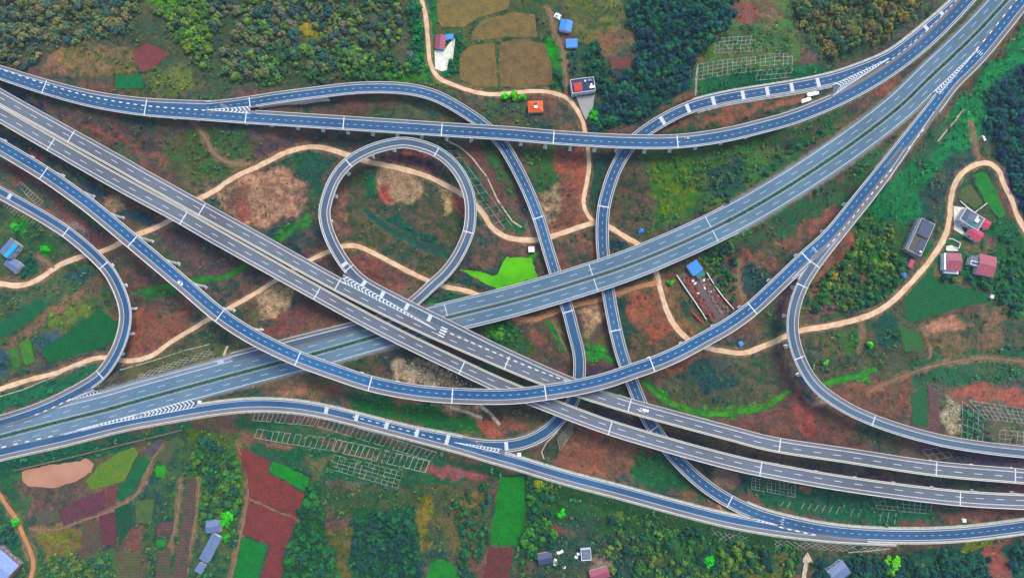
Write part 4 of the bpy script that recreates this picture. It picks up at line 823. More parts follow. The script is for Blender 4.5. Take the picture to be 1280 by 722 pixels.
    def mark(off_fn, q0, q1, dash, wd):
        out = []
        for a in np.arange(q0, q1-dash[0], dash[1]):
            V = []
            for q in (a, a+dash[0]):
                p = r.at(q); nv = r.fr(q)[1]; off = off_fn(p)
                for e in (wd/2, -wd/2): V.append((p[0]+nv[0]*(off+e), p[1]+nv[1]*(off+e), p[2]+.025))
            out.append((np.array(V)-loc, [(0,1,3,2)]))
        return out
    for a, b in spans(r.L, NOLEFT[key]): jl += edge_line(1, li, a, b)
    for a, b in spans(r.L, NORIGHT[key]): jl += edge_line(-1, ri, a, b)
    mid = (lambda p: -.65) if key == 'B' else (lambda p: ((p[3]-li)-(p[4]-ri))/2) if key not in 'UL' else (lambda p: ((5.5-li)-(5.5-ri))/2)
    thick = []
    if key in DASH:
        a, b, wd = DASH[key]; q0, q1 = 0, r.L
        if key == 'D': q1 = r.npx(700,370)
        jl += mark(mid, q0, q1, (a, b), wd)
    if key == 'B': thick += mark(lambda p: 2.9, 0, r.npx(255,142), (2.8,6.1), .7); thick += mark(lambda p: p[3]+.2, r.npx(1112,86), r.L, (3,6.1), .5)
    if key == 'F': thick += mark(lambda p: p[3]-.1, 0, r.npx(80,549), (3.4,9), .75); thick += mark(lambda p: 1.3, r.npx(440,522), r.npx(566,555), (2.6,6.1), .6); jl += edge_line(1, li, r.npx(80,549), r.npx(246,513))
    if key == 'U': thick += mark(lambda p: p[3]-1.8, r.npx(552,419), r.npx(712,482), (3,5.8), .75)
    if key == 'A': thick += mark(lambda p: -(p[4]-1.2), r.npx(1030,303), r.npx(1150,155), (3,6.1), .6); thick += mark(lambda p: p[3]-1.0, r.npx(1226,66), r.L, (3.5,9), .7)
    if key == 'C': thick += mark(lambda p: -(p[4]-.6), r.npx(975,652), r.npx(1022,661), (3,6.1), .8)
    if key == 'G': thick += mark(lambda p: p[3]-1.2, r.npx(86,492), r.npx(40,515), (3,6.5), .6)
    wt = []
    lw = 1.75; cs_ = [mid(r.at(0))+1.75, mid(r.at(0))-1.75] if key in DASH else [None]
    for c_ in cs_:
        for e_ in (-.8, .8):
            V = []; qs = np.arange(0, r.L, 3)
            for q in qs:
                p = r.at(q); nv = r.fr(q)[1]; o_ = (mid(p) if c_ is None else c_)+e_
                for e2 in (.3, -.3): V.append((p[0]+nv[0]*(o_+e2), p[1]+nv[1]*(o_+e2), p[2]+.012))
            wt.append((np.array(V)-loc, [(2*j, 2*j+1, 2*j+3, 2*j+2) for j in range(len(qs)-1)]))
    add('wheel_track', mesh('wheel_track', *join(wt), TRACK[lm]), th)
    v_, f_ = join(jl+thick); n_ = sum(len(x[1]) for x in jl)
    add('lane_marking', mesh('lane_marking', v_, f_, [M['paint'] if key in 'ULE' else M['paint_thin'], M['paint']], [0]*n_+[1]*(len(f_)-n_)), th)
    for px, py in EXPJ[key]:
        q = r.npx(px, py); v = crossband(r, q, .8, .1, .1, .035, loc)
        add('expansion_joint', mesh('expansion_joint', v[0], v[1], M['joint']), th)
    for px, py in BANDS.get(key, []):
        q = r.npx(px, py); v = crossband(r, q, 2.9, li*.7 if key != 'F' else li*.5, ri if key != 'C' else ri*.7, .04, loc)
        add('concrete_band', mesh('concrete_band', v[0], v[1], M['band']), th)
    if key in PIERSTEP:
        q = 10.
        while q < r.L-4:
            if not on_grade(key, q):
                for e in (0, 3, -3, 6, -6, 9):
                    if 0 < q+e < r.L and not on_grade(key, q+e) and pier(r, q+e, key, loc, th): break
            q += PIERSTEP[key]
    if key == 'D':
        v = sweep(r, r.npx(322,126), r.npx(408,115), [(-1,.5,1,-.5),(-1,-.12,1,-.5),(-1,-.12,1,-15),(-1,.5,1,-15)], loc); add('retaining_wall', mesh('retaining_wall', v[0], v[1], M['parapet']), th)
    if key in 'FC':                                         # rough concrete verge with kerb
        for sd, gp in ((1, NOLEFT[key]), (-1, NORIGHT[key])):
            for a, b in spans(r.L, gp):
                for g0, g1 in GRADE[key]:
                    x0, x1 = max(a, g0), min(b, g1)
                    if x1-x0 < 5: continue
                    v = sweep(r, x0, x1, [(sd,-1.4,1,-.5),(sd,-.08,1,-.5),(sd,-.08,1,.03),(sd,-1.4,1,-.1)], loc); add('verge', mesh('verge', v[0], v[1], M['verge']), th)

# painted noses where roads part: paved wedge and chevrons
def gore(tip, bl, br_, z, n, parent_key, flip=1, fill=True, ext=0):
    def onroad(p):
        zz = z
        for _ in range(3):
            q = P(*p, zz); best = z-5
            for rr in ALLR.values():
                i = np.argmin((rr.d[:, 0]-q[0])**2+(rr.d[:, 1]-q[1])**2)
                if math.hypot(rr.d[i, 0]-q[0], rr.d[i, 1]-q[1]) < max(rr.d[i, 3], rr.d[i, 4])+2 and abs(rr.d[i, 2]-z) < 3.5: best = max(best, rr.d[i, 2])
            zz = best+.07 if best > z-4 else z
        return P(*p, zz)
    a = onroad(tip); l = onroad(bl); r_ = onroad(br_)
    m = MB(); loc = a.copy()
    if fill: m.face([x-loc for x in (a, r_, l)] if np.cross((r_-a)[:2], (l-a)[:2]) > 0 else [x-loc for x in (a, l, r_)], 0)
    L = np.linalg.norm((l+r_)/2-a); w2 = np.linalg.norm(r_-l)/2
    for i in range(n):
        u = .10+.88*i/n; wd = .31*.88/n
        def pt(u, s):
            base = l if s > 0 else r_; c = (l+r_)/2
            return a+(c-a)*u, a+(base-a)*u
        sk = flip*min(.8*w2*u/L*1.3, .2)
        for s in (1, -1):
            c0, e0 = pt(u, s); c1, e1 = pt(u+wd, s); dv = ((l+r_)/2-a)*sk
            q = [c0+dv, e0, e1, c1+dv]; q = [x+np.array((0,0,.05))-loc for x in q]
            if np.cross((q[1]-q[0])[:2], (q[2]-q[1])[:2]) < 0: q = q[::-1]
            m.face(q, 1)
    for e in (l, r_):                                      # border lines
        d = (e-a)/np.linalg.norm(e-a); nn = np.array((-d[1], d[0], 0))*.2; q = [x+np.array((0,0,.055))-loc for x in (a-nn, a+nn, e+nn, e-nn)]
        if np.cross((q[1]-q[0])[:2], (q[2]-q[1])[:2]) < 0: q = q[::-1]
        m.face(q, 1)
    o = m.add('road_chevrons', [M['lane_slate'], M['paint']], None, kind='structure'); o.location = loc
gore((258,137.3), (313,133), (313,142), 15.16, 10, 'B', 1)
gore((1112,73), (1041,106), (1041,119.5), 17.2, 17, 'B', -1)
gore((1015,324.5), (998,349), (990,348), 21.05, 11, 'A', -1)
gore((1222,62), (1167,115.5), (1174,118), 15.9, 17, 'M', 1)
gore((83,501.5), (117,486.5), (126,490), 7.75, 9, 'M', 1)
gore((96,537), (244,498), (245,508.5), 8.25, 27, 'M', 1)
gore((568,552.5), (627,561), (625,566), 6.25, 12, 'F', 1)
gore((545,412), (429,343), (426,351), 21.2, 24, 'U', 1)
gore((972,655.6), (945,648), (944,651), 6.2, 5, 'C', 1)
def bars(r, px, py, fr, n, ln, gap, wd, key):
    """a few painted bars side by side across a lane"""
    q = r.npx(px, py); m = MB(); p = r.at(q); t, nn = r.fr(q); loc = np.array((p[0], p[1], p[2]))
    for i in range(n):
        off = p[3]-fr*(p[3]+p[4])-(i-(n-1)/2)*gap
        c = [(t[0]*a+nn[0]*(off+b), t[1]*a+nn[1]*(off+b), .045) for a, b in ((-ln/2,-wd/2),(ln/2,-wd/2),(ln/2,wd/2),(-ln/2,wd/2))]; m.face(c)
    o = m.add('lane_marking', M['paint'], None, kind='structure'); o.location = loc
bars(rU, 553, 418, .30, 4, 5, 2.1, .9, 'U'); bars(rB, 261, 142, .2, 5, 2, 1.7, .6, 'B'); bars(rU, 803, 511, .55, 2, 5, 2, .8, 'U'); bars(rA, 1019, 313, .5, 3, 2, 1.7, .6, 'A')
bars(rC, 978, 651, .45, 4, 2, 1.7, .5, 'C'); bars(rA, 1226, 68, .35, 4, 3, 1.5, .5, 'A'); bars(rM, 278, 463, .12, 2, 5, 1.2, .5, 'M')

# ------------------------------------------------------------------ houses, sheds and the walled yard
def sheet_roof(name, c, c2=None, ang=0):
    m, t, b = mat(name, .55, .35); tc = N(t, 'ShaderNodeTexCoord'); wv = N(t, 'ShaderNodeTexWave'); wv.inputs['Scale'].default_value = .35
    mp = N(t, 'ShaderNodeMapping'); mp.inputs['Rotation'].default_value = (0, 0, R(ang)); t.links.new(tc.outputs['Object'], mp.inputs[0]); t.links.new(mp.outputs[0], wv.inputs[0])
    n = noise(t, .5, 5); cc = mixc(t, ramp(t, n.outputs[0], .35, .65), c, c*.72 if c2 is None else c2)
    t.links.new(scalec(t, cc, ramp(t, wv.outputs[1], 0, 1, .86, 1.08)), b.inputs['Base Color']); bump(t, b, wv.outputs[1], .3, .1); return m
RM = {'red': sheet_roof('red_roof', S(190,84,104)), 'crimson': sheet_roof('crimson_roof', S(214,60,96)), 'bluesheet': sheet_roof('blue_sheet_roof', S(52,158,246), S(30,134,232)),
      'orange': sheet_roof('orange_tile_roof', S(250,108,10), S(236,92,14)), 'scarlet': sheet_roof('scarlet_tile_roof', S(236,54,34)), 'navy': plain('bitumen_roof', S(60,74,116), S(44,54,92), .5),
      'slate': sheet_roof('grey_blue_roof', S(122,140,180), S(104,124,164)), 'paleblue': sheet_roof('pale_blue_roof', S(160,186,236), S(140,166,222)), 'cyan': sheet_roof('cyan_roof', S(24,196,246)),
      'dark': sheet_roof('dark_grey_roof', S(70,84,116), S(54,66,98)), 'grey': plain('grey_slab_roof', S(126,140,156), S(100,112,132), .4), 'olive': plain('mossy_court', S(104,106,84), S(84,88,76), .6),
      'white': plain('white_sheet', c3(.75,.76,.76), c3(.62,.65,.68), .6), 'teal': plain('teal_sheet', S(60,150,140), S(44,124,122), .6), 'maroon': sheet_roof('maroon_roof', S(176,80,104), S(160,70,94))}
WALL = plain('plaster_wall', c3(.55,.53,.49), c3(.42,.41,.39), .5); BRICK = plain('brick_wall', S(170,130,110), S(140,110,96), 1.2); TRIM = plain('yellow_trim', S(246,180,30), S(226,160,30), .8)
WHITE = plain('white_paint', c3(.72,.72,.70), c3(.6,.6,.6), .6)
def building(name, label, cat, px, py, L, W, rot, h, roof='gable', rm='red', wall=None, rise=None, over=.5, storeys=1, trim=None, ridge='x', nwin=3, extra=None, z=None):
    g = G(px, py); p = P(px, py, g[2]+h); g[0], g[1] = p[0], p[1]; g[2] = float(H(p[0], p[1]))
    if z is not None: g[2] += z
    th = Thing(name, label, cat, g, R(rot)); wall = wall or WALL
    m = MB(); m.box((0,0,-1.2), (L, W, h+1.2)); m.add('wall', wall, th)
    o = MB(); a, b = L/2+over, W/2+over; t = .18
    if roof == 'gable':
        r_ = rise if rise else W*.22
        if ridge == 'x':
            for s in (1, -1):
                o.face([(-a,s*b,h-.1),(a,s*b,h-.1),(a,0,h+r_),(-a,0,h+r_)][::s]); o.face([(-a,s*b,h-.1-t),(a,s*b,h-.1-t),(a,0,h+r_-t),(-a,0,h+r_-t)][::-s]); o.face([(-a,s*b,h-.1-t),(a,s*b,h-.1-t),(a,s*b,h-.1),(-a,s*b,h-.1)][::-s])
            gb = MB()
            for s in (1, -1): gb.face([(s*L/2,-W/2,h),(s*L/2,W/2,h),(s*L/2,0,h+r_-.3)][::s])
            gb.add('gable', wall, th)
            for s in (1, -1):
                o.face([(s*a,-b,h-.1-t),(s*a,-b,h-.1),(s*a,0,h+r_),(s*a,0,h+r_-t)][::-s]); o.face([(s*a,b,h-.1-t),(s*a,b,h-.1),(s*a,0,h+r_),(s*a,0,h+r_-t)][::s])
        rc = MB(); rc.box((0,0,h+r_-.06), (2*a,.35,.16)); 
    elif roof == 'hip':
        r_ = rise or W*.24; k = max(0, a-b); T_ = [(-k,0,h+r_),(k,0,h+r_)]; B_ = [(-a,-b,h-.1),(a,-b,h-.1),(a,b,h-.1),(-a,b,h-.1)]
        o.face([B_[0],B_[1],T_[1],T_[0]]); o.face([B_[2],B_[3],T_[0],T_[1]]); o.face([B_[1],B_[2],T_[1]]); o.face([B_[3],B_[0],T_[0]]); o.face([B_[3],B_[2],B_[1],B_[0]])
    elif roof == 'shed':
        r_ = rise or W*.1
        for dz, s in ((0, 1), (-t, -1)): o.face([(-a,-b,h+dz),(a,-b,h+dz),(a,b,h+r_+dz),(-a,b,h+r_+dz)][::s])
        o.face([(-a,-b,h-t),(a,-b,h-t),(a,-b,h),(-a,-b,h)]); o.face([(-a,b,h+r_-t),(-a,b,h+r_),(a,b,h+r_),(a,b,h+r_-t)]); o.face([(a,-b,h-t),(a,b,h+r_-t),(a,b,h+r_),(a,-b,h)]); o.face([(-a,b,h+r_-t),(-a,-b,h-t),(-a,-b,h),(-a,b,h+r_)])
    else: o.box((0,0,h), (L-.1, W-.1, .12))
    ro = o.add('roof', RM[rm], th)
    if roof == 'gable': rc.add('ridge_cap', RM[rm], ro)
    if roof == 'flat':
        pr = MB()
        for s in (1, -1): pr.box((0, s*(W/2-.12), h+.13), (L, .24, .75)); pr.box((s*(L/2-.12), 0, h+.13), (.24, W-.5, .75))
        pr.add('parapet', WALL if wall is not WALL else WHITE, th)
    if trim:
        tm = MB()
        for s in (1,): tm.box((s*(L/2+over), 0, h-.4), (.5, W+2*over, .5))
        tm.add('trim', trim, th)
    sh = h/storeys
    for st in range(storeys):
        for s in (-1, 1):
            for i in range(nwin):
                x = (i+.5)/nwin*L-L/2; zb = st*sh+sh*.35
                if st == 0 and i == nwin//2 and s == -1:
                    d = MB(); d.box((x, s*(W/2+.03), 0), (1.1, .1, 2.1)); d.add('door', M['door'], th); continue
                wn = MB(); wn.box((x, s*(W/2+.02), zb), (1.5, .08, sh*.45)); wo = wn.add('window', M['glass'], th)
                fr_ = MB(); hh = sh*.45
                for zz in (zb-.1, zb+hh): fr_.box((x, s*(W/2+.05), zz), (1.8, .16, .1))
                for e in (-.8, .8): fr_.box((x+e, s*(W/2+.05), zb), (.1, .16, hh))
                fr_.add('frame', WHITE, wo)
    if extra: extra(th, L, W, h)
    D = np.hypot(GX-g[0], GY-g[1]); OCC[D < max(L, W)*.62] = True
    return th
def tank(th, x, y, z, rm='white', d=(2.2,1.3,1.2)):
    m = MB(); m.tube((x,y,z),(x,y,z+d[2]), d[1]/2+.2, d[1]/2+.15, 10); m.tube((x,y,z+d[2]),(x,y,z+d[2]+.25), d[1]/2, .3, 10); m.add('water_tank', RM[rm], th)
def rslab(th, x, y, z, l, w_, rm, tilt=0, name='roof_cover'):
    m = MB(); k = tilt
    m.face([(x-l/2,y-w_/2,z),(x+l/2,y-w_/2,z),(x+l/2,y+w_/2,z+k),(x-l/2,y+w_/2,z+k)]); m.face([(x-l/2,y-w_/2,z-.15),(x-l/2,y+w_/2,z-.15+k),(x+l/2,y+w_/2,z-.15+k),(x+l/2,y-w_/2,z-.15)])
    for a_, b_ in (((-1,-1),(1,-1)),((1,1),(-1,1))): m.face([(x+a_[0]*l/2,y+a_[1]*w_/2,z-.15+(k if a_[1]>0 else 0)),(x+b_[0]*l/2,y+b_[1]*w_/2,z-.15+(k if b_[1]>0 else 0)),(x+b_[0]*l/2,y+b_[1]*w_/2,z+(k if b_[1]>0 else 0)),(x+a_[0]*l/2,y+a_[1]*w_/2,z+(k if a_[1]>0 else 0))])
    m.add(name, RM[rm], th)
def yard(pts, mt, label=None, name='yard', h=.12):
    wp = wpoly(pts); q = np.array(wp); c = q.mean(0); mi_ = inside(GX, GY, wp); z = float(np.percentile(T[mi_], 90)) if mi_.sum() > 8 else max(float(H(x, y)) for x, y in wp+[tuple(c)])
    m = MB(); m.prism([tuple(p-c) for p in q], -4.0, h); o = m.add(name, mt, None, kind='structure'); o.location = (c[0], c[1], z)
    lo = q.min(0)-1; hi = q.max(0)+1; OCC[inside(GX, GY, wp)] = True
    return z
# yards first
yard(f8(500,0,[(345,500),(440,505),(520,400),(545,395),(525,600),(485,610),(470,700),(420,715),(352,690)]), M['yard'])
yard(f8(620,80,[(800,325),(985,310),(970,430),(900,560),(868,500)]), M['yard_grey'])
yard(f8(1110,260,[(655,-20),(820,0),(850,40),(715,150),(778,230),(755,272),(660,215)]), M['yard'])
yard(f8(1110,260,[(580,380),(640,370),(700,420),(690,430),(600,430),(575,420)]), M['yard'])
yard([(846,345),(870,334),(913,397),(913,430)], plain('trodden_yard', S(120,100,92), S(96,84,84), .4))
def h1x(th, L, W, h):
    rslab(th, 8.2, 3.4, 2.9, 6.2, 3.6, 'bluesheet', .5, 'lean_to_roof')
building('farmhouse', 'maroon-roofed farmhouse with a blue lean-to above a white concrete yard', 'house', 550.3, 52.5, 10.4, 7.6, 86, 4.2, 'gable', 'maroon', nwin=3)
building('lean_to', 'small bright blue lean-to shed behind the maroon-roofed farmhouse', 'shed', 561.5, 46, 6.4, 3.8, 8, 2.7, 'shed', 'bluesheet', nwin=1, over=.2)
building('sheet_roof_barn', 'larger of two bright blue roofed barns at the top', 'barn', 707.5, 31.5, 8.6, 9.2, 78, 4.0, 'gable', 'bluesheet', rise=1.0, nwin=2)
building('sheet_roof_shed', 'square bright blue roofed shed below the larger blue barn at the top', 'shed', 714.6, 54, 8.6, 6.2, 2, 3.2, 'shed', 'bluesheet', nwin=2, rise=.8)
def h4x(th, L, W, h):
    rslab(th, 0.2, -1.0, h+2.0, 2.6, 2.2, 'white', .2, 'skylight'); m = MB(); m.box((0,1.3,h+.9), (2.8,2.0,1.3)); m.add('dormer', M['door'], th)
building('tiled_house', 'house with a vivid orange tiled roof beside bright green trees', 'house', 669.3, 133.3, 11.2, 8.6, 2, 4.6, 'hip', 'orange', nwin=4, extra=h4x, storeys=1)
def h5x(th, L, W, h):
    rslab(th, -4.4, -1.4, h+1.1, 6.6, 6.8, 'scarlet', 1.5, 'tiled_canopy'); m = MB(); m.box((-4.4,-1.2,h), (6,6,1.1)); m.add('roof_room', WALL, th)
    tank(th, 6.6, -.6, h+.2); tank(th, 2.2, 3.0, h+.2); rslab(th, 6.8, -2.8, h+1.6, 4.0, 2.0, 'white', .3, 'solar_panel'); m = MB(); m.box((6.8,-2.8,h+.1),(3.4,1.4,1.3)); m.add('panel_stand', M['concrete'], th); rslab(th, 6, 3.2, h+1.4, 3.4, 2.0, 'slate', .2, 'roof_cover')
building('flat_roof_house', 'large house with navy flat roof and a scarlet tiled patch above a grey yard', 'house', 728.5, 107.5, 19, 11.5, 8, 6.6, 'flat', 'navy', nwin=5, extra=h5x, storeys=2)
def h6x(th, L, W, h): rslab(th, 0, -2.8, h+1.0, L+1, 3.4, 'cyan', .75, 'roof_cover')
building('roadside_house', 'grey-blue roofed house with a cyan roof strip and yellow trim near the left edge', 'house', 11, 310, 12.6, 9.2, 52, 5.2, 'gable', 'slate', rise=1.7, nwin=3, trim=TRIM, storeys=2, extra=h6x)
building('roadside_annex', 'grey-blue roofed annex set at right angles below the cyan-striped house', 'house', 16.5, 331, 11.8, 7.6, -37, 4.2, 'gable', 'slate', rise=1.2, nwin=3, trim=TRIM)
building('apartment_house', 'tall house with pale blue roof and yellow gable at the bottom left corner', 'house', 2.5, 704, 22, 15, -38, 7.5, 'gable', 'paleblue', rise=1.8, nwin=5, storeys=2, trim=TRIM, wall=plain('maroon_white_wall', S(200,170,180), S(120,60,80), 1.5))
building('stone_barn', 'square pale blue-grey roofed barn among trees by the large red field', 'barn', 267, 657.5, 10.2, 8.6, 2, 4, 'gable', 'slate', rise=1.5, nwin=2)
building('long_barn', 'long narrow pale blue-grey barn running diagonally below the square barn', 'barn', 263, 684.5, 20, 7.0, 63, 3.6, 'gable', 'slate', rise=1.1, nwin=5)
building('low_shed', 'short pale grey shed at the foot of the long narrow barn', 'shed', 250.5, 709.5, 6.4, 5.0, 63, 3.0, 'shed', 'slate', nwin=1)
def h9x(th, L, W, h):
    for i in range(14): m = MB(); m.box((-L/2+1+i*(L-2)/13, W/2+1.3, 0), (.45,.45,h)); m.add('column', WHITE, th)
    rslab(th, 0, W/2+.9, h+.1, L, 1.9, 'grey', .0, 'verandah_roof'); rslab(th, 7.2, -.6, h+1.7, 12.6, 8.8, 'dark', .9, 'raised_roof'); m = MB(); m.box((7.2,-.6,h),(12.2,8.2,1.6)); m.add('upper_room', WALL, th)
    rslab(th, -7.6, -2.8, h+1.5, 12, 4.4, 'dark', .5, 'raised_roof'); m = MB(); m.box((-7.6,-2.8,h),(11.6,4.0,1.4)); m.add('upper_room', WALL, th); tank(th, -12, -3, h+2.2)
building('long_house', 'long dark grey roofed house with a white-columned front and mossy court by the road', 'house', 1150.5, 296.5, 28.5, 11.6, 63, 6.0, 'flat', 'olive', wall=plain('slate_plaster', c3(.22,.24,.27), c3(.15,.17,.20), .5), nwin=7, storeys=2, extra=h9x)
building('small_shed', 'tiny crimson roofed shed at the lower end of the long grey house', 'shed', 1139.5, 329, 6.2, 3.2, 62, 2.6, 'shed', 'crimson', nwin=1, over=.2)
def h10x(th, L, W, h):
    rslab(th, -5, 1, h+.6, 3.4, 8, 'dark', .0, 'roof_cover'); tank(th, 2.5, 3.6, h+.2); tank(th, 3.9, 3.2, h+.2, 'teal'); rslab(th, 1.0, -3.0, h+.9, 4.6, 3.6, 'teal', .2, 'roof_cover')
    m = MB(); m.box((3,0.5,h+.1),(3.2,3.2,2.2)); m.add('stair_room', WALL, th)
building('courtyard_house', 'grey flat-roofed house with teal patches between a cream yard and red roofs', 'house', 1214.5, 274, 16.5, 11.5, -33, 6.4, 'flat', 'grey', nwin=4, storeys=2, extra=h10x)
building('red_roof_annex', 'square crimson roofed annex right of the grey courtyard house', 'house', 1231.3, 278.5, 8.2, 6.2, -33, 4.6, 'gable', 'crimson', rise=1.0, nwin=2)
building('red_roof_wing', 'wide crimson roofed wing on the lower side of the grey courtyard house', 'house', 1219, 292.5, 9.8, 8.0, -36, 4.6, 'gable', 'crimson', rise=1.2, nwin=2)
def h11x(th, L, W, h):
    m = MB(); m.box((0,-W/2-1.2,0),(L+.5,2.2,3.0)); m.add('porch', WHITE, th); m = MB(); m.box((-L/2-1,0,0),(1.8,W,h-.2)); m.add('balcony', WHITE, th); rslab(th, 0, .4, h+1.75, L*.8, .7, 'dark', 0, 'roof_gutter')
building('twin_roof_house', 'pinkish red double-roofed house with a white front just right of the road', 'house', 1193, 327, 10.8, 13.2, -4, 6.2, 'gable', 'red', rise=1.6, nwin=3, storeys=2, extra=h11x)
def h12x(th, L, W, h):
    rslab(th, -8.8, 1.5, 5.2, 8.6, 7.4, 'grey', 0, 'flat_roof'); m = MB(); m.box((-8.8,1.5,0),(8.2,7,5.0)); m.add('side_wing', WALL, th)
    for i in range(3): rslab(th, -10.8+i*2.4, -.6, 5.45, 1.9, 2.2, 'dark', 0, 'skylight')
    fm = MB()
    for yy in (-2.0, .8): fm.box((-8.4, yy, 5.25), (8.2, .4, .4))
    for xx in (-12.3, -4.5): fm.box((xx, -.6, 5.25), (.4, 2.3, .4))
    fm.add('skylight_frame', WHITE, th)
building('village_house', 'large pinkish red roofed house with a grey wing and white-framed skylights', 'house', 1233.5, 331.5, 12.5, 15.5, -14, 5.6, 'gable', 'red', rise=1.6, nwin=3, storeys=2, extra=h12x, ridge='x')
building('workshop', 'workshop with sky blue and green roof inside the walled brick yard', 'shed', 868.5, 334.5, 8.6, 8.8, 34, 4.2, 'shed', 'bluesheet', nwin=2)
building('workshop_annex', 'small green roofed lean-to against the blue workshop in the brick yard', 'shed', 875.5, 343, 5.8, 4.4, 34, 3.0, 'shed', 'teal', nwin=1, over=.2)
building('site_hut', 'little bright blue hut under the curving flyover beside the dirt road', 'hut', 926.5, 429, 3.2, 3.0, 30, 2.4, 'shed', 'bluesheet', nwin=1, over=.2)
building('pump_hut', 'small white flat-topped hut beside the bright green pond', 'hut', 664.3, 311.5, 4.8, 4.4, 2, 3.0, 'flat', 'white', nwin=1)
building('ruined_house', 'grey roofed house with white sacks beside it at the bottom of the photo', 'house', 681.5, 697.5, 10.2, 7.4, 10, 3.8, 'gable', 'dark', rise=1.2, nwin=3)
building('grey_house', 'grey slab house next to a pale rubble heap at the bottom of the photo', 'house', 732.5, 692.5, 7.6, 8.4, 4, 3.8, 'flat', 'grey', nwin=2)
building('edge_house', 'low house with pale ridge and purple roof at the bottom edge', 'house', 749.5, 717, 14, 7, 16, 4.0, 'gable', 'maroon', rise=1.0, nwin=4)
building('corner_house', 'pale blue-grey house in dark trees at the lower right edge', 'house', 1048, 714, 14, 10.5, 33, 4.6, 'gable', 'slate', rise=1.4, nwin=3)
building('field_hut', 'tiny dark roofed hut in the wood left of the maroon-roofed farmhouse', 'hut', 513, 67, 4.2, 3.4, 60, 2.4, 'gable', 'dark', nwin=1, over=.2)
building('store_hut', 'tiny white hut at the corner of the green plots below the village', 'hut', 1239.5, 370.5, 2.8, 2.4, 70, 2.2, 'flat', 'white', nwin=1, over=.1)
def tarp(px, py, l, w_, rot, rm, label, h=1.2):
    g = G(px, py); m = MB(); n = 7
    for i in range(n):
        for j in range(n):
            q = []
            for a, b in ((i,j),(i+1,j),(i+1,j+1),(i,j+1)):
                u, v = a/n-.5, b/n-.5; q.append((u*l, v*w_, h*(1-2.2*(u*u+v*v)**.75)+.15*math.sin(9*u+5*v)+.05))
            m.face(q)
    o = m.add('tarpaulin', RM[rm], None, label=label, category='tarpaulin'); o.location = g; o.rotation_euler = (0,0,R(rot))
tarp(801, 288, 4.6, 3.8, 20, 'bluesheet', 'crumpled bright blue tarpaulin on bare soil above the pale motorway')
tarp(1130.5, 344, 3.6, 4.6, 20, 'bluesheet', 'crumpled blue tarpaulin below the tiny crimson shed')
tarp(697.5, 20.5, 6.0, 4.2, -30, 'white', 'white plastic sheets heaped by the larger blue roofed barn')
for i, (px, py) in enumerate(((698,690.5),(702,689),(694,700),(693.5,704),(705,708),(720,696),(723,692))):
    tarp(px, py, 2.6, 2.2, 30*i, 'white', 'white sacks heaped beside the houses at the bottom of the photo', .9)
for i, (px, py) in enumerate(((866,351),(869,354),(880,350),(881,360),(872,366),(890,364))): tarp(px, py, 2.4, 1.5, 40*i, 'white', 'white plastic sheet among the brick stacks in the walled yard', .7)
for o in list(COL.objects):
    if o.name.startswith('tarpaulin') and 'brick stacks' in o['label']: o['group'] = 'white sheets in the brick yard'
for o in list(COL.objects):
    if o.name.startswith('tarpaulin') and o['label'].startswith('white sacks'): o.name = 'sack_heap'; o['category'] = 'sacks'; o['group'] = 'white sack heaps'
# walls
def wall_line(name, label, pts, h, wd, mt, cat='wall', cap=True):
    g = [G(*p) for p in pts]; loc = g[0].copy(); th = Thing(name, label, cat, loc); m = MB(); c = MB()
    for a, b in zip(g[:-1], g[1:]):
        n = max(1, int(np.linalg.norm(b-a)/3))
        for i in range(n):
            p = a+(b-a)*i/n; q = a+(b-a)*(i+1)/n; zc = float(H((p[0]+q[0])/2, (p[1]+q[1])/2)); ang = math.atan2(q[1]-p[1], q[0]-p[0]); L = np.linalg.norm((q-p)[:2])
            m.box(((p[0]+q[0])/2-loc[0], (p[1]+q[1])/2-loc[1], zc-.8-loc[2]), (L+.1, wd, h+.8), ang); c.box(((p[0]+q[0])/2-loc[0], (p[1]+q[1])/2-loc[1], zc+h-loc[2]), (L+.1, wd+.16, .14), ang)
    m.add('masonry', mt, th); 
    if cap: c.add('coping', M['parapet'], th)
wall_line('boundary_wall', 'long pale-topped wall on the left side of the brick yard', [(845,344),(862,369),(882,399)], 2.2, .5, BRICK)
wall_line('boundary_wall', 'pale-topped wall on the right side of the brick yard', [(883,341),(896,362),(916,386.5)], 2.2, .5, BRICK)
wall_line('boundary_wall', 'low pale wall closing the white yard of the maroon-roofed farmhouse', [(569,49),(567.5,60),(565.5,76)], 1.4, .4, BRICK)
wall_line('boundary_wall', 'white wall around a small green plot beside the village road', [(1185,299),(1189,298.5),(1199.5,304),(1198,310.5),(1192,309)], 1.0, .35, M['parapet'])
wall_line('boundary_wall', 'thin pale wall between the garden plots and the cream yard', [(1200,251),(1207,258.5),(1217,266),(1233,254)], 1.2, .35, M['parapet'])
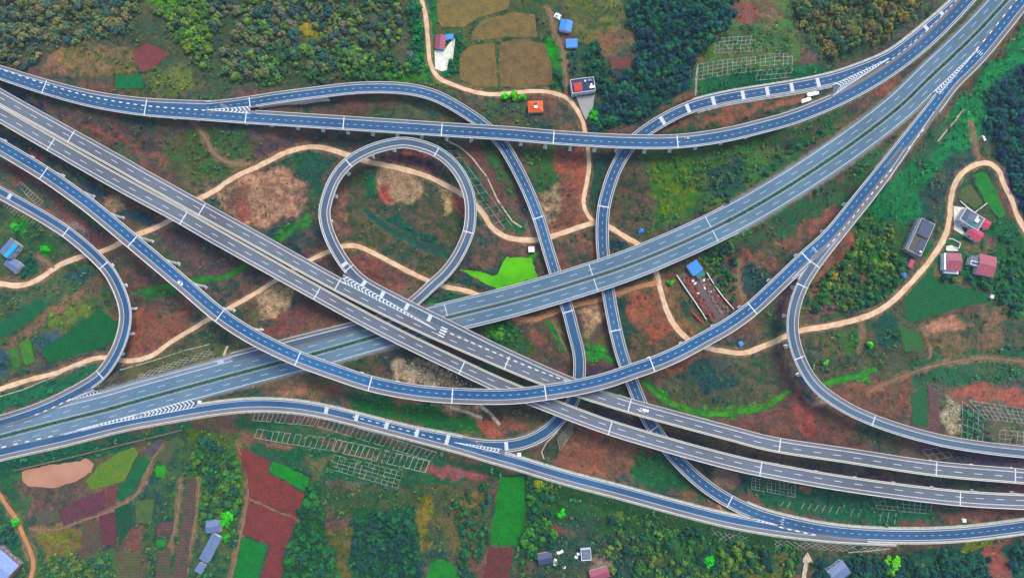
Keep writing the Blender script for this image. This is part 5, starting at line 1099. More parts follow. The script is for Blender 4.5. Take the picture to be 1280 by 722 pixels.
# brick and timber stacks in the walled yard
stack_src = None
brick_red = [plain('stacked_brick', S(190,84,44), S(150,66,44), 1.4), plain('stacked_brick', S(150,76,66), S(116,60,60), 1.4), plain('stacked_brick', S(176,140,120), S(140,110,100), 1.4)]
def stack(px, py, l, w_, h, rot, k, label, group):
    g = G(px, py); th = Thing('brick_stack', label, 'brick stack', g, R(rot), group); m = MB(); n = max(2, int(l/1.1))
    for i in range(n):
        for j in range(2): m.box((-l/2+(i+.5)*l/n, (j-.5)*w_/2, .15), (l/n*.88, w_/2*.9, h*(.75+.25*((i*7+j*3) % 4)/3)))
    m.add('bricks', brick_red[k], th); b = MB()
    for j in (-.6, .6): b.box((0, j*w_/2, 0), (l, .3, .16))
    b.add('pallet', M['trunk'], th)
k = 0
for t_ in np.linspace(.10, .95, 17):
    for off, kk in ((3.6, 1), (6.6, 0), (9.6, 1), (19.0, 2), (22.3, 1), (25.6, 2)):
        bx_, by_ = 846+t_*(886-846), 345+t_*(404-345); px_, py_ = bx_+off+random.uniform(-1.7,1.7), by_-off*.52+random.uniform(-1.5,1.5)
        if random.random() < .2 or (off > 18 and t_ < .25): continue
        stack(px_, py_, random.uniform(1.6,3.0), random.uniform(1.2,2.0), random.uniform(.6,1.5), -57+random.choice((0,0,90))+random.uniform(-14,14), kk, ['orange-red brick stack along the left wall inside the brick yard','dark red brick stack standing in the walled brick yard','pale brick stack along the right wall inside the brick yard'][kk], 'brick stacks in the walled yard')
for i, (px_, py_) in enumerate(((866,391),(870,395),(874,399),(878,403))): stack(px_, py_, 5.5, 1.4, 1.1, -58, 0, 'orange-red brick row lying outside the left wall of the brick yard', 'brick rows outside the yard wall')

# ------------------------------------------------------------------ concrete frames on the slopes, drains
def bar(m, a, b, wd, hgt, loc, lift=.05):
    n = max(1, int(np.hypot(*(b-a)[:2])/2.0)); prev = None
    d = (b-a)[:2]/max(1e-6, np.hypot(*(b-a)[:2])); nn = np.array((-d[1], d[0]))*wd/2; V0 = len(m.v)
    for i in range(n+1):
        p = a[:2]+(b-a)[:2]*i/n; z = max(float(H(*p)), float(H(*(p+nn))), float(H(*(p-nn))))+lift
        for s, dz in ((1,-.5),(1,hgt),(-1,hgt),(-1,-.5)): m.v.append((p[0]+s*nn[0]-loc[0], p[1]+s*nn[1]-loc[1], z+dz-loc[2]))
    for i in range(n):
        o = V0+4*i
        for k in range(3): m.f.append((o+k, o+k+1, o+k+5, o+k+4)[::-1]); m.mi.append(0)
    m.f.append((V0, V0+1, V0+2, V0+3)); m.mi.append(0); o = V0+4*n; m.f.append((o+3, o+2, o+1, o)); m.mi.append(0)
def lattice(label, quad, nu, nv, wd=.36, diag=False, miss=0.000, edges=True, hv=(1,1)):
    g = [G(*p)[:2] for p in quad]; loc = G(*np.mean(quad, 0)); m = MB()
    def pt(u, v): p = (g[0]*(1-u)+g[1]*u)*(1-v)+(g[3]*(1-u)+g[2]*u)*v; return np.array((p[0], p[1], 0))
    if diag:
        k = nu+nv
        for i in range(-nv, nu+1):
            for sgn in (1, -1):
                u0, v0, u1, v1 = (i/nu, 0, (i+nv)/nu, 1) if sgn > 0 else ((i+nv)/nu, 0, i/nu, 1)
                t0, t1 = 0, 1
                for t in (0, 1):
                    pass
                lo = max(0, min((0-u0)/(u1-u0), (1-u0)/(u1-u0))); hi = min(1, max((0-u0)/(u1-u0), (1-u0)/(u1-u0)))
                if hi-lo > .1 and random.random() > miss: bar(m, pt(u0+(u1-u0)*lo, v0+(v1-v0)*lo), pt(u0+(u1-u0)*hi, v0+(v1-v0)*hi), wd, .28, loc)
    else:
        if hv[0]:
            for i in range(nu+1):
                for j in range(nv):
                    if random.random() > miss: bar(m, pt(i/nu, j/nv), pt(i/nu, (j+1)/nv), wd, .28, loc)
        if hv[1]:
            for j in range(nv+1):
                for i in range(0, nu):
                    if random.random() > miss: bar(m, pt(i/nu, j/nv), pt((i+1)/nu, j/nv), wd*.85, .24, loc)
    o = m.add('slope_frame', M['lattice'], None, label=label, category='slope frame', group='concrete frames on the slopes'); o.location = loc
lattice('widest pale concrete frame grid on the hillside above the upper right ramp', [(873,81),(991,65.5),(990,84),(872,100)], 20, 4, miss=0.024)
lattice('smaller pale concrete frame grid on the hillside above the widest grid', [(894,49),(956,44),(951,64),(893,67)], 11, 4, miss=0.100)
lattice('short pale frame fragment on the hillside just above the upper right ramp', [(948,88),(991,86),(986,97),(944,101)], 7, 2, miss=0.140)
lattice('upper row of concrete ribs on the slope below the bottom slip road', [(320,514),(400,519),(392,532),(316,525)], 14, 1, hv=(1,1), miss=0.060)
lattice('long upper row of concrete ribs hugging the bottom slip road', [(402,520),(546,565),(538,576),(396,532)], 24, 1, miss=0.060)
lattice('left part of the long comb of concrete ribs on the bottom slope', [(322,536),(420,548),(414,563),(318,547)], 14, 1, miss=0.040)
lattice('right part of the long comb of concrete ribs on the bottom slope', [(422,549),(537,576),(531,590),(416,563)], 17, 1, wd=.55, miss=0.012)
lattice('separate lower concrete frame grid among grass on the bottom slope', [(418,568),(504,590),(497,610),(412,586)], 12, 4, miss=0.060)
lattice('concrete frame grid under the lower grey motorway deck', [(940,597),(994,604),(994,621),(940,611)], 11, 4, miss=0.048)
lattice('faint concrete frame grid between the lower grey deck and the bottom slip road', [(1090,621),(1165,628),(1163,642),(1096,635)], 10, 3, miss=0.032)
lattice('faint row of concrete ribs just above the bottom slip road', [(980,626),(1120,640),(1118,654),(975,632)], 16, 1, miss=0.120, hv=(1,0))
lattice('green-filled concrete frame grid at the right edge beside a pale stone slope', [(1203,501),(1228,521),(1228,552),(1201,548)], 4, 5, wd=.34)
lattice('slanting concrete frame grid on the slope at the right edge', [(1211,500),(1300,514),(1300,531),(1231,523)], 12, 4, miss=0.024)
lattice('lowest concrete frame grid at the right edge above the curved ramp', [(1250,537),(1300,541),(1300,557),(1247,553)], 7, 3, miss=0.040)
lattice('diamond concrete lattice on the bank above the pale motorway', [(172,468),(262,436),(268,443),(174,474)], 12, 2, diag=True, miss=0.048)
lattice('diamond concrete lattice on the bank below the bottom right slip road', [(968,674),(1108,684),(1106,691),(968,684)], 18, 2, diag=True, miss=0.100)
lattice('diamond concrete lattice on the bank below the nose of the bottom ramps', [(890,662),(935,670),(932,680),(890,674)], 6, 2, diag=True, miss=0.120)
lattice('ladder of concrete ribs on the bank between the two left ramps', [(26,227),(54,252),(48,258),(22,232)], 9, 1, wd=.34)
lattice('row of short concrete ribs on the bank below the left ramp', [(8,255),(52,283),(48,287),(4,258)], 12, 1, hv=(1,0), wd=.34)
lattice('curved green bank with concrete ribs below the motorway decks', [(697,548),(716,524),(715,541),(700,563)], 2, 5, wd=.34)
lattice('concrete ribs on the curved bank between loop ramp and middle slip road', [(546,178),(564,180),(640,282),(622,290)], 2, 12, wd=.3, miss=0.100)
lattice('concrete frame fragment between the curved right ramp and upper grey deck', [(1152,562),(1180,558),(1190,570),(1165,575)], 3, 2, wd=.34, miss=0.080)
def drain(label, pts, wd, mt=None, cat='drain'):
    g = [G(*p) for p in pts]; loc = g[0]; m = MB()
    for a, b in zip(g[:-1], g[1:]): bar(m, a, b, wd, .12, loc, .12)
    o = m.add('drainage_channel', mt or M['lattice'], None, label=label, category=cat, group='drainage channels'); o.location = loc
drain('thin pale drain along the green bank by the lower left dirt road', [(-10,498),(28,487),(60,474),(90,460),(108,456)], .9)
drain('curved pale drain between the loop ramp and the middle slip road', [(556,175),(575,184),(590,197),(608,220),(622,250),(640,276),(652,284)], 1.1, M['stone'])
drain('wide tan concrete drain below the curving flyover', [(563,509),(585,515),(603,522)], 2.4, M['stone'])
drain('short tan concrete drain running down beside the red clay patch', [(600,506),(613,517),(625,531)], 2.6, M['stone'])
drain('pale drain on the left edge of the hillside frame grid', [(872,80),(869,120)], 1.2)
drain('straight pale drain down the green right-hand embankment', [(1205,136),(1190,155),(1172,177)], 1.0, M['stone'])
drain('pale edge drain below the lattice at the lower right', [(1060,690),(1085,688),(1112,685)], .8)
drain('thin drain along the field edge below the pale motorway', [(18,588),(60,578),(110,566),(150,556),(200,544),(228,537)], .9, M['path'])
drain('drain along the outer foot of the bank above the pale motorway', [(150,462),(190,451),(230,438),(262,430)], .8)
drain('pale stone steps beside the diamond lattice above the motorway', [(280,444),(285,432)], 1.8, M['stone'])
drain('wandering pale edge of the curved bank below the motorway decks', [(680,573),(677,564),(683,553),(693,543),(703,530)], .8, M['stone'])
# concrete outfall apron at the lower edge
def outfall():
    a = [G(*p) for p in ((1000,702),(1009,689),(1016,702))]; loc = G(1008,698); z = max(p[2] for p in a); m = MB()
    m.prism([(p[0]-loc[0], p[1]-loc[1]) for p in a], -1, z-loc[2]+.9); th = Thing('drain_outfall', 'tan concrete outfall apron with a straight channel at the lower edge', 'drain', loc)
    m.add('apron', M['stone'], th); c = MB(); p0 = G(1008,701); p1 = G(1003,730); bar(c, p0, p1, 3.2, .3, loc); c.add('channel', M['stone'], th)
outfall()

# ------------------------------------------------------------------ vehicles
PAINT = {'white': plain('white_car_paint', c3(.8,.8,.8), c3(.75,.76,.78), 1, .3, .5), 'navy': plain('dark_blue_car_paint', c3(.03,.05,.10), c3(.02,.04,.08), 1, .3, .5), 'silver': plain('silver_car_paint', c3(.5,.52,.55), c3(.45,.47,.5), 1, .3, .5)}
TYRE = plain('tyre_rubber', c3(.02,.02,.02), c3(.03,.03,.03), 2); LAMP = plain('lamp_glass', c3(.7,.7,.65), c3(.6,.6,.6), 2, .2, .5); TAIL = plain('tail_lamp', c3(.4,.02,.02), c3(.3,.02,.02), 2, .2, .5)
def wheels(th, xs_, y, r):
    for x in xs_:
        for s in (-1, 1): m = MB(); m.tube((x, s*y-.12, r), (x, s*y+.12, r), r, r, 14); wh = m.add('wheel', TYRE, th); h_ = MB(); h_.tube((x, s*(y+.125), r), (x, s*(y+.14), r), r*.55, r*.5, 10); h_.add('rim', M['joint'], wh)
def car(label, loc, rot, paint, van=False):
    th = Thing('car', label, 'car', loc, rot); L, W = (5.2, 1.95) if van else (4.5, 1.8)
    m = MB(); h0 = .95
    prof = [(-L/2,.35),(-L/2+.1,.8),(-L/2+.5,h0),(L/2-1.2,h0),(L/2-.15,.78),(L/2,.35)]
    for s in (1, -1): m.face([(x, s*W/2, z) for x, z in prof][::-s if s > 0 else 1])
    for i in range(6): a, b = prof[i], prof[(i+1) % 6]; m.face([(a[0],W/2,a[1]),(a[0],-W/2,a[1]),(b[0],-W/2,b[1]),(b[0],W/2,b[1])][::-1])
    m.add('body', PAINT[paint], th)
    c = MB(); zt = 1.95 if van else 1.45; x0, x1, x2, x3 = (-L/2+.2, -L/2+.4, L/2-1.9, L/2-1.2) if van else (-L/2+.4, -L/2+1.0, L/2-2.1, L/2-1.3); iw = W/2-.08; tw = W/2-.25
    b_ = [(x0,h0),(x3,h0)]; A = [(x0,-iw,h0),(x3,-iw,h0),(x3,iw,h0),(x0,iw,h0)]; T_ = [(x1,-tw,zt),(x2,-tw,zt),(x2,tw,zt),(x1,tw,zt)]
    for i in range(4): c.face([A[i],A[(i+1)%4],T_[(i+1)%4],T_[i]])
    c.add('windows', M['glass'], th); r_ = MB(); r_.face([(x,y,z+.02) for x,y,z in T_]); r_.face([(x,y,z-.03) for x,y,z in T_[::-1]]); r_.add('roof', PAINT[paint], th)
    wheels(th, (-L/2+.85, L/2-.85), W/2-.05, .33)
    for s in (-1, 1):
        m = MB(); m.box((L/2-.05, s*(W/2-.3), .6), (.12,.4,.16)); m.add('headlight', LAMP, th); m = MB(); m.box((-L/2+.05, s*(W/2-.25), .65), (.1,.3,.2)); m.add('tail_light', TAIL, th)
def on_road(r, px, py, fr):
    q = r.npx(px, py); p = r.at(q); t, nn = r.fr(q); off = p[3]-fr*(p[3]+p[4]); return (p[0]+nn[0]*off, p[1]+nn[1]*off, p[2]+.03), math.atan2(t[1], t[0])
l_, a_ = on_road(rA, 225.5, 354, .56); car('white car driving along the left stretch of the curving blue flyover', l_, a_, 'white')
l_, a_ = on_road(rB, 859, 175, .36); car('dark blue car on the upper flyover where it starts to curve upward', l_, a_+math.pi, 'navy')
l_, a_ = on_road(rU, 807.5, 511, .5); car('white van on the upper grey motorway deck right of centre', l_, a_, 'white', True)
g = G(1229, 173); car('white car parked on grass by the wood at the right', g, R(-60), 'white')
def truck(label, px, py, rot, L):
    g = G(px, py); th = Thing('truck', label, 'truck', g, R(rot), 'white trucks beside the upper ramp nose'); m = MB(); m.box((-1.2,0,.95), (L-2.6,2.5,2.4)); m.add('cargo_box', PAINT['white'], th)
    c = MB(); c.box((L/2-1.1,0,.6), (2.0,2.4,1.5)); c.add('cab', PAINT['white'], th); w_ = MB(); w_.face([(L/2-.1,-1.1,2.1),(L/2-.1,1.1,2.1),(L/2-.6,1.05,2.9),(L/2-.6,-1.05,2.9)]); w_.box((L/2-1.3,0,2.1),(1.4,2.2,.75)); w_.add('windscreen', M['glass'], th)
    f = MB(); f.box((0,0,.6), (L-.4,.9,.3)); f.add('chassis', TYRE, th); wheels(th, (-L/2+1.2, -L/2+2.4, L/2-1.2), 1.1, .48)
truck('white box truck nearer the upper ramp, parked on the earth wedge', 1015, 119, 12, 10); truck('white box truck nearer the upper flyover, parked on the earth wedge', 1006.5, 126.5, 20, 8.5)
def cabinet(px, py, label, s=1.8):
    g = G(px, py); th = Thing('equipment_cabinet', label, 'cabinet', g); m = MB(); m.box((0,0,-.3), (s*1.2,s*1.1,.5)); m.add('plinth', M['concrete'], th); m = MB(); m.box((0,0,.2), (s,s*.9,1.7)); m.add('housing', WHITE, th); m = MB(); m.box((0,0,1.9), (s*1.12,s,.12)); m.add('lid', WHITE, th); m = MB(); m.box((0,-s*.45-.02,.35), (s*.8,.04,1.4)); m.add('door', M['joint'], th)
cabinet(649, 567.5, 'white cabinet in the grassy wedge where two bottom ramps meet', 2.4); cabinet(1203.5, 649.5, 'white cabinet on bare soil above the bottom right slip road', 2.4); cabinet(250.5, 502, 'white cabinet at the paved nose left of the bottom slip road', 2.0)

# ------------------------------------------------------------------ trees, scrub, hedges, loose stone
def leaf_mat(name, use):
    m, t, b = mat(name, .75, .12)
    n = noise(t, .9 if use == 'attr' else 1.6, 3)
    if use == 'attr': col = N(t, 'ShaderNodeAttribute', attribute_name='leaf').outputs[0]
    else: col = N(t, 'ShaderNodeObjectInfo').outputs['Color']
    t.links.new(scalec(t, col, ramp(t, n.outputs[0], .3, .7, 1.25, 2.45)), b.inputs['Base Color']); return m
LEAF_O, LEAF_A = leaf_mat('tree_leaves', 'obj'), leaf_mat('wood_leaves', 'attr')
def crown_geo(seed, nl, nq, qs, flat=.85):
    """leaf sprays over uneven lumps; unit radius, crown base near 0"""
    r = np.random.default_rng(seed); C = []
    for i in range(nl):
        a = r.uniform(0, 2*np.pi); d = r.uniform(0, .72)**.8 if i else 0; C.append((math.cos(a)*d, math.sin(a)*d, .55+r.uniform(-.25,.6)*(1.15-d), r.uniform(.26,.5)*(1.1-.4*d)))
    C = np.array(C); wgt = C[:, 3]**2; k = r.choice(nl, nq, p=wgt/wgt.sum()); u = r.normal(size=(nq, 3)); u[:, 2] = u[:, 2]+.35; u /= np.linalg.norm(u, axis=1)[:, None]
    c = C[k, :3]+u*(C[k, 3]*r.uniform(.7, 1.12, nq))[:, None]*np.array((1, 1, flat))
    n = u+np.array((0,0,.5))+r.normal(size=(nq, 3))*.28; n /= np.linalg.norm(n, axis=1)[:, None]; a = np.cross(n, r.normal(size=(nq, 3))); a /= np.linalg.norm(a, axis=1)[:, None]; b = np.cross(n, a)
    s = r.uniform(.6, 1.3, (nq, 1))*qs; V = np.stack([c-a*s*.9, c-b*s*.45, c+a*s, c+b*s*.6], 1); return V.reshape(-1, 3), C
def trunk_geo(seed, C):
    m = MB(); m.tube((0,0,-.15), (.02,.01,.35), .10, .07, 7); m.tube((.02,.01,.35), (0,0,.75), .07, .04, 6)
    for c in C[1:5]: m.tube((.01,.01,.25), c[:3]*np.array((.85,.85,.9)), .045, .015, 5)
    return m
PROTO = []
for i in range(9):
    V, C = crown_geo(100+i, 9+i % 4*2, 340, .17); PROTO.append((mesh('crown', V, np.arange(len(V)).reshape(-1, 4), LEAF_O), trunk_geo(i, C).mesh('trunk', M['trunk'])))
WOODP = [crown_geo(300+i, 8, 130, .27)[0] for i in range(8)]
# stands: polygon, spacing m, radius range, colours, label
tealD, dkG, midG, yelG, olvG, orgB, limG = (14,58,58), (20,74,48), (34,104,46), (104,132,34), (84,96,46), (128,100,54), (60,170,20)
bluD = (18,54,72)
STANDS = [
 ([(-20,-15),(180,-15),(165,45),(60,60),(30,90),(-20,70)], 6.0, (2.2,3.6), [(52,90,80),(88,104,56),(60,90,70),(120,110,62),(80,92,60)], 'hazy mixed green tree in the top left corner wood'),
 ([(176,-15),(262,-15),(265,95),(245,80),(215,40)], 5.4, (2.0,3.4), [(92,130,34),(64,104,44),(100,122,42),(72,100,56),(60,90,56)], 'bright yellow-green tree in the stand right of the red hilltop field'),
 ([(262,-15),(505,-15),(500,50),(470,80),(300,105),(265,80)], 5.6, (2.0,3.4), [(40,78,70),(66,98,54),(52,76,74),(92,104,56),(98,96,70),(86,120,44)], 'grey-green tree in the wood along the top left of centre'),
 ([(330,60),(460,58),(530,85),(500,98),(320,108)], 5.6, (1.8,3.0), [(34,90,44),(70,110,44),(40,84,54)], 'mid green tree just above the upper flyover'),
 ([(508,-15),(530,-15),(530,95),(512,92)], 4.6, (1.8,2.8), [(16,104,46),(22,84,54)], 'deep green tree lining the pale dirt road at the top'),
 ([(770,-15),(935,-15),(905,48),(870,72),(855,105),(800,150),(738,165),(735,140),(770,110),(795,50)], 5.0, (2.2,3.6), [tealD,(18,80,58),(28,98,54),(20,72,64),(14,62,70)], 'dark teal-green tree in the narrow wood at top centre right'),
 ([(985,-15),(1165,-15),(1110,48),(1040,78),(1005,55)], 5.8, (2.2,3.6), [(60,92,52),(120,110,48),(44,80,56),(92,104,48),(104,92,56)], 'olive or bronze tree in the wood left of the top right ramp'),
 ([(1236,115),(1300,70),(1300,330),(1268,260),(1250,200),(1228,150)], 5.2, (2.2,3.6), [bluD,(16,70,70),(22,84,64),(20,60,74)], 'dark blue-green tree in the wood at the right edge'),
 ([(1040,275),(1150,285),(1140,320),(1125,350),(1085,382),(1012,400),(1008,370),(1070,300)], 6.2, (1.6,2.8), [(34,92,44),(70,104,40),(24,80,52),(96,120,36)], 'mid green tree on the slope between the curved right ramp and long grey house'),
 ([(1165,345),(1240,345),(1260,300),(1300,330),(1300,400),(1245,385),(1180,350)], 7, (1.6,2.8), [(22,84,56),(20,70,62),(40,100,48)], 'dark green tree around the red-roofed village houses'),
 ([(880,290),(910,300),(930,320),(925,380),(905,372),(880,335)], 6.0, (1.6,2.6), [(30,86,48),(60,100,44),(20,66,60)], 'green tree just right of the walled brick yard'),
 ([(1010,165),(1100,150),(1090,195),(1010,250),(930,265),(870,270),(890,215)], 10, (1.4,2.4), [(40,92,46),(60,96,48),(24,70,58)], 'scattered green tree above the pale motorway'),
 ([(245,540),(300,570),(305,620),(285,690),(250,650),(235,600)], 5.2, (1.8,3.2), [(30,88,48),(22,72,56),(60,104,40)], 'green tree between the striped plots and the large red field'),
 ([(350,625),(398,605),(412,680),(430,725),(350,725)], 5.0, (2.0,3.2), [(22,80,42),(28,96,42),(16,64,48)], 'dark green tree in the wedge-shaped wood right of the large red field'),
 ([(440,645),(520,638),(530,725),(445,725)], 5.0, (2.0,3.2), [(14,60,52),(22,80,44),(18,70,50)], 'dark green tree in the square wood at bottom centre left'),
 ([(570,620),(612,600),(612,680),(598,725),(575,725)], 5.4, (1.8,3.0), [(22,74,50),(34,88,44)], 'dark green tree left of the bright green strip field'),
 ([(655,600),(700,610),(690,690),(650,725),(648,690)], 5.4, (1.8,3.0), [(20,80,44),(50,110,32),(16,66,48)], 'green tree right of the bright green strip field'),
 ([(760,640),(1000,690),(995,725),(760,725)], 6.2, (1.8,3.2), [(18,78,48),(46,96,40),(24,66,54),(80,110,40)], 'green tree in the wood below the bottom slip road'),
 ([(1020,700),(1235,690),(1235,725),(1020,725)], 4.8, (2.0,3.4), [(10,62,62),(18,80,54),(14,70,58)], 'dark teal-green tree in the wood at the lower right edge'),
 ([(1262,685),(1300,682),(1300,725),(1262,725)], 5, (2.0,3.2), [(10,62,66),(14,72,58)], 'dark teal tree in the lower right corner'),
 ([(-20,640),(20,660),(35,700),(20,690),(-20,690)], 5.2, (1.8,3.0), [(24,76,62),(40,96,46)], 'green tree beside the pale blue roof at the bottom left'),
 ([(50,700),(150,692),(150,725),(50,725)], 6, (1.6,2.6), [(40,92,50),(80,104,48),(30,80,60)], 'green tree among the plots at the bottom left'),
 ([(25,318),(48,322),(52,345),(28,345)], 4.6, (1.8,2.6), [(12,80,64),(18,72,58)], 'dark green tree right of the cyan-striped house'),
 ([(704,66),(745,50),(760,100),(745,130),(715,98)], 5.4, (1.8,3.0), [(18,74,56),(30,92,48),(20,64,60)], 'dark green tree between the blue sheds and the navy flat roof'),
 ([(688,85),(705,95),(706,118),(690,122)], 4.6, (1.8,2.8), [(14,82,56),(20,72,58)], 'dark green tree just right of the orange-roofed house'),
 ([(560,40),(585,50),(584,90),(560,95)], 5, (1.4,2.4), [(16,100,50),(18,86,54)], 'deep green tree right of the white farmhouse yard'),
 ([(1100,345),(1130,345),(1110,375),(1080,385)], 5.4, (1.6,2.6), [(26,86,48),(60,120,36)], 'green tree beside the dirt road left of the village'),
 ([(600,402),(640,400),(650,425),(620,430)], 6, (1.4,2.2), [(24,76,52),(54,120,40)], 'green tree beneath the middle of the pale motorway'),
]
SPECIAL = [  # single trees that stand out
 (631,122,3.4,(70,200,10),'brightest lime green tree cluster left end beside the orange-roofed house'), (642,121,3.4,(64,190,8),'bright lime green tree in the middle of the row by the orange-roofed house'), (653,124,3.2,(58,180,12),'bright lime green tree at the right end of the row by the orange-roofed house'),
 (288,641,4.2,(60,190,16),'large bright green tree above the square pale barn'), (283,652,3.4,(40,160,24),'bright green tree touching the right side of the square pale barn'), (284,671,3.4,(34,150,20),'bright green tree beside the long narrow pale barn'),
 (742,146,3.6,(34,140,20),'bright green tree where the grey yard meets the dark wood'), (882,698,4.2,(30,190,24),'brightest green tree at the bottom right of centre'), (1113,700,4.6,(100,180,20),'large yellow-green tree at the lower right edge'), (1108,712,3.6,(80,160,24),'yellow-green tree just below the largest one at the lower right edge'),
 (702,640,3.2,(40,170,24),'bright green tree right of the bright strip field'), (837,353,2.4,(30,170,30),'lone bright green bush by the dirt road fork left of the brick yard'), (58,312,2.8,(40,190,24),'lone bright green tree near the cyan-striped house'), (22,284,3.0,(44,160,34),'bright green tree above the cyan-striped house'),
 (22,651,3.4,(30,170,40),'bright green tree beside the bottom left dirt road'), (1041,345,2.6,(150,130,40),'small yellow-brown tree in the thicket by the curved right ramp'), (672,606,3.4,(110,130,20),'yellow-olive tree below the bottom slip road'), (625,419,3.0,(70,150,24),'bright green tree beneath the pale motorway right of the motorway decks'),
 (1240,330,3.2,(30,120,60),'green tree touching the far side of the skylit red-roofed house'), (1031,453,2.2,(80,180,30),'small lime tree on the mound by the curved right ramp'), (1085,431,2.6,(60,190,30),'small lime tree between two plots below the village'), (1008,0,3.6,(130,112,44),'bronze tree at the top right of centre')]
cand = []
def clear(x, y, r_):
    i, j = hidx(x, y); i = int(i); j = int(j); k = max(1, int(r_*.7/CELL))
    return not OCC[max(0, j-k):j+k+1, max(0, i-k):i+k+1].any()
for si, (poly, sp, rr, cols, lab) in enumerate(STANDS):
    wp = wpoly(poly); q = np.array(wp); lo, hi = q.min(0), q.max(0)
    X, Y = np.meshgrid(np.arange(lo[0], hi[0], sp*.86), np.arange(lo[1], hi[1], sp*.86)); X = X+rng.uniform(-.42,.42,X.shape)*sp; Y = Y+rng.uniform(-.42,.42,Y.shape)*sp
    m = inside(X, Y, wp) & (fbm(X/14, Y/14, 301, 3) > .34)
    for x, y in zip(X[m], Y[m]):
        r_ = (rr[0]*.8+(rr[1]*1.25-rr[0]*.8)*rng.random()**1.2)*1.2
        if not clear(x, y, r_*.55): continue
        cand.append((r_, x, y, cols[int(rng.integers(len(cols)))], lab, si))
    sp2 = sp*.72; X, Y = np.meshgrid(np.arange(lo[0], hi[0], sp2), np.arange(lo[1], hi[1], sp2)); X = X+rng.uniform(-.5,.5,X.shape)*sp2; Y = Y+rng.uniform(-.5,.5,Y.shape)*sp2
    m = inside(X, Y, wp) & (fbm(X/14, Y/14, 301, 3) > .30)
    for x, y in zip(X[m], Y[m]):
        r_ = rng.uniform(.9, 1.9)
        if clear(x, y, r_*.55): cand.append((r_, x, y, cols[int(rng.integers(len(cols)))], lab, si))
cand.sort(key=lambda c: -c[0])
NI = 300-len(SPECIAL)
indiv, mass = cand[:NI], cand[NI:]
GROUPS = [s[4].split(' tree ')[-1] for s in STANDS]
def plant(x, y, r_, col, label, group, k):
    z = float(H(x, y)); cm, tm = PROTO[k % len(PROTO)]
    e = Thing('tree', label, 'tree', (x, y, z-.1), random.uniform(0, 6.28), group); e.o.scale = (r_, r_, r_*random.uniform(.95,1.35))
    c = add('crown', cm, e); c.color = (*[float(v)*random.uniform(.85,1.15) for v in S(*col)], 1); add('trunk', tm, e)
for i, (r_, x, y, col, lab, si) in enumerate(indiv): plant(x, y, r_, col, lab, 'trees '+GROUPS[si], i)
for i, (px, py, r_, col, lab) in enumerate(SPECIAL): g = G(px, py); plant(g[0], g[1], r_*1.3, col, lab, None, i+3)
def scatter(name, items, protos, mt, kind='stuff', squash=(1.0,1.3)):
    """items: x, y, radius, colour(linear) -> one leafy mass"""
    V = []; Cc = []
    for i, (x, y, r_, col) in enumerate(items):
        p = protos[i % len(protos)]; a = rng.uniform(0, 6.28); ca, sa = math.cos(a), math.sin(a); s = r_
        q = np.stack([p[:, 0]*ca-p[:, 1]*sa, p[:, 0]*sa+p[:, 1]*ca, p[:, 2]*rng.uniform(*squash)], 1)*s+np.array((x, y, float(H(x, y))-.1))
        V.append(q); c = np.ones((len(q), 3))*col; c *= np.repeat(rng.uniform(.8, 1.25, (len(q)//4, 1)), 4, 0); Cc.append(c)
    V = np.concatenate(V); me = mesh(name, V, np.arange(len(V)).reshape(-1, 4), mt); colattr(me, 'leaf', np.concatenate(Cc)); o = add(name, me); o['kind'] = kind; return o
scatter('woodland', [(x, y, r_, S(*col)*rng.uniform(.85,1.15)) for r_, x, y, col, lab, si in mass], WOODP, LEAF_A)
# low scrub: colour follows what grows there
SHR = [crown_geo(500+i, 5, 22, .34, .6)[0] for i in range(8)]
X = rng.uniform(-440, 440, 60000); Y = rng.uniform(-190, 330, 60000); items = []
ta = TA[hidx(X, Y)[1].astype(int), hidx(X, Y)[0].astype(int)]; tb = TB[hidx(X, Y)[1].astype(int), hidx(X, Y)[0].astype(int)]
dens = fbm(X/18, Y/18, 90, 3)
for i in range(len(X)):
    c = ta[i] if rng.random() < .5 else tb[i]; greenish = c[1] > c[0]*1.05
    if rng.random() > (.85 if greenish else .22)*np.clip((dens[i]-.3)*3, .1, 1): continue
    if not clear(X[i], Y[i], .9): continue
    items.append((X[i], Y[i], (.6+2.0*rng.random()**2.2) if greenish else .5+1.1*rng.random()**2, (c*.75+S(*[(40,110,44),(20,76,56),(96,120,40),(24,64,60)][int(rng.integers(4))])*.45)*rng.uniform(.6,1.3) if greenish else S(*[(56,100,50),(36,72,56),(104,96,60)][int(rng.integers(3))])*rng.uniform(.6,1.3)))
    if len(items) > 16000: break
scatter('undergrowth', items, SHR, LEAF_A)
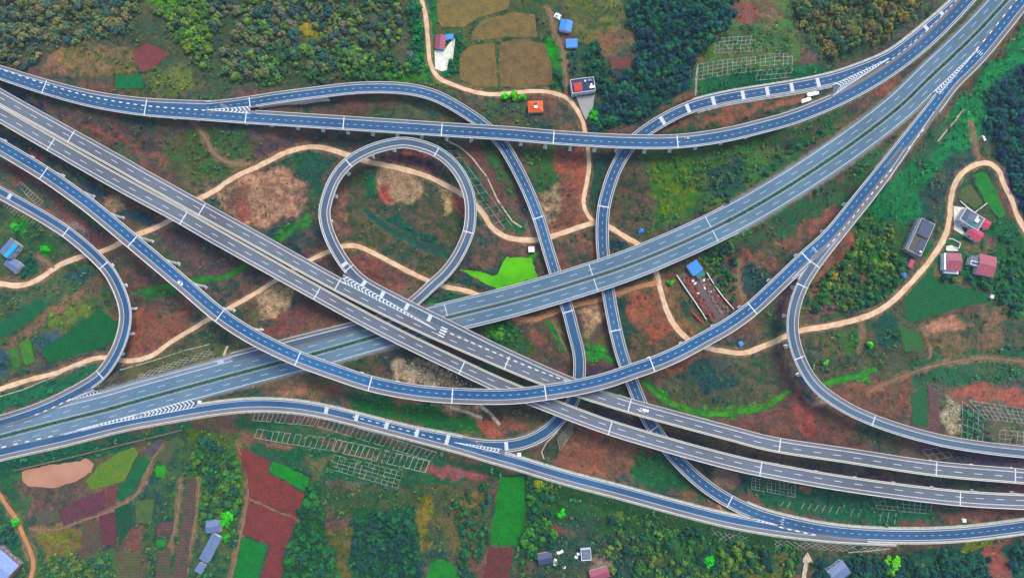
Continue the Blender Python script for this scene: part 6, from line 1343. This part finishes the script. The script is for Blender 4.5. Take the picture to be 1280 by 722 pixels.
# clipped hedge in the motorway median
def hedge(label, q0, q1):
    p0 = rM.at((q0+q1)/2); e = Thing('hedge', label, 'hedge', (p0[0], p0[1], p0[2])); n = int((q1-q0)*9); q = rng.uniform(q0, q1, n); V = []
    P_ = np.stack([np.interp(q, rM.s, rM.d[:, c]) for c in range(3)], 1); idx = np.clip((q/rM.L*(len(rM.s)-1)).astype(int), 0, len(rM.s)-1); nn = rM.n[idx]
    u = rng.uniform(-.85, .85, n); c = P_.copy(); c[:, :2] += nn*u[:, None]; c[:, 2] += np.sqrt(1-(u/.95)**2)*1.15*(.75+.5*vnoise(q/2.5, q*0, 4))
    a = rng.normal(size=(n, 3))*.42; b = rng.normal(size=(n, 3))*.42; b[:, 2] *= .4; a[:, 2] *= .4; V = np.stack([c-a, c-b, c+a, c+b], 1).reshape(-1, 3)-p0[:3]
    me = mesh('foliage', V, np.arange(len(V)).reshape(-1, 4), LEAF_A); colattr(me, 'leaf', np.repeat(S(30,84,62)*rng.uniform(.6,1.3,(n,1)), 4, 0)); add('foliage', me, e)
    st = MB()
    for x in np.arange(q0+1, q1, 6): pp = rM.at(x); st.tube(pp[:3]-p0[:3], pp[:3]-p0[:3]+np.array((0,0,.8)), .06, .03, 5)
    st.add('stem', M['trunk'], e)
hedge('long clipped green hedge in the median of the lower left motorway stretch', 2, rM.npx(548,399)); hedge('long clipped green hedge in the median of the upper right motorway stretch', rM.npx(908,277), rM.L-2)
# loose stone where the photo shows pale rubble
def rubble(poly, n, smin, smax, c1):
    wp = wpoly(poly); q = np.array(wp); lo, hi = q.min(0), q.max(0); m = MB(); loc = np.array((*q.mean(0), 0)); k = 0
    while k < n:
        x, y = rng.uniform(lo[0], hi[0]), rng.uniform(lo[1], hi[1])
        if not inside(np.array([x]), np.array([y]), wp)[0]: n -= .3; continue
        s = rng.uniform(smin, smax)*(2 if rng.random() < .06 else 1); z = float(H(x, y)); a = rng.uniform(0, 6.28); h = s*rng.uniform(.4,.8)
        pts = [(x-loc[0]+math.cos(a+t)*s*rng.uniform(.35,.6), y-loc[1]+math.sin(a+t)*s*rng.uniform(.35,.6)) for t in (0, 1.3, 2.5, 3.7, 5.0)]
        i = len(m.v); m.v += [(*p, z-.2) for p in pts]+[((p[0]-x+loc[0])*.6+x-loc[0], (p[1]-y+loc[1])*.6+y-loc[1], z+h*rng.uniform(.7,1.1)) for p in pts]; m.f.append(tuple(range(i+5, i+10))); m.mi.append(0)
        for t in range(5): m.f.append((i+t, i+(t+1) % 5, i+5+(t+1) % 5, i+5+t)); m.mi.append(0)
        k += 1
    o = m.add('rubble', c1, None, kind='stuff'); o.location = loc
ST2 = plain('pinkish_stone', S(196,150,120), S(150,112,92), .8); ST3 = plain('cream_stone', S(216,204,160), S(180,166,128), .8)
rubble([(490,455),(500,447),(530,450),(560,462),(590,482),(545,482),(495,472)], 420, .5, 1.9, M['stone']); rubble([(262,240),(300,220),(345,205),(385,225),(385,262),(340,290),(300,280)], 420, .4, 1.3, ST2)
rubble([(322,368),(355,346),(374,358),(350,392),(324,402)], 160, .5, 1.6, M['stone']); rubble([(128,245),(150,240),(158,262),(140,272),(127,258)], 130, .4, 1.2, ST2); rubble([(1182,495),(1200,506),(1200,540),(1182,538)], 260, .6, 1.4, ST3)
rubble([(735,695),(760,690),(765,712),(740,716)], 160, .4, 1.1, ST2); rubble([(470,215),(505,208),(530,225),(525,250),(495,260),(472,240)], 130, .3, 1.0, M['stone']); rubble([(92,275),(112,287),(112,318),(95,313),(84,300)], 130, .3, .9, ST2)
rubble([(725,390),(750,382),(752,400),(738,420),(728,416)], 80, .3, .9, M['stone']); rubble([(655,260),(692,262),(692,292),(660,297)], 90, .3, 1.0, M['stone']); rubble([(548,232),(565,240),(560,268),(553,270)], 60, .4, 1.1, ST3); rubble([(885,585),(918,580),(922,605),(900,612)], 80, .4, 1.0, ST2)

# ------------------------------------------------------------------ the air: one even closed box of thin haze
hz = MB(); hz.prism([(-6500,-6500),(6500,-6500),(6500,6500),(-6500,6500)], -60, 620)
hm = bpy.data.materials.new('haze'); hm.use_nodes = True; ht = hm.node_tree; ht.nodes.remove(ht.nodes['Principled BSDF'])
pv = ht.nodes.new('ShaderNodeVolumePrincipled'); pv.inputs['Density'].default_value = HAZE; pv.inputs['Color'].default_value = (.72,.86,1,1); pv.inputs['Anisotropy'].default_value = .1
ht.links.new(pv.outputs[0], ht.nodes['Material Output'].inputs['Volume']); ho = hz.add('haze', hm); ho['kind'] = 'stuff'
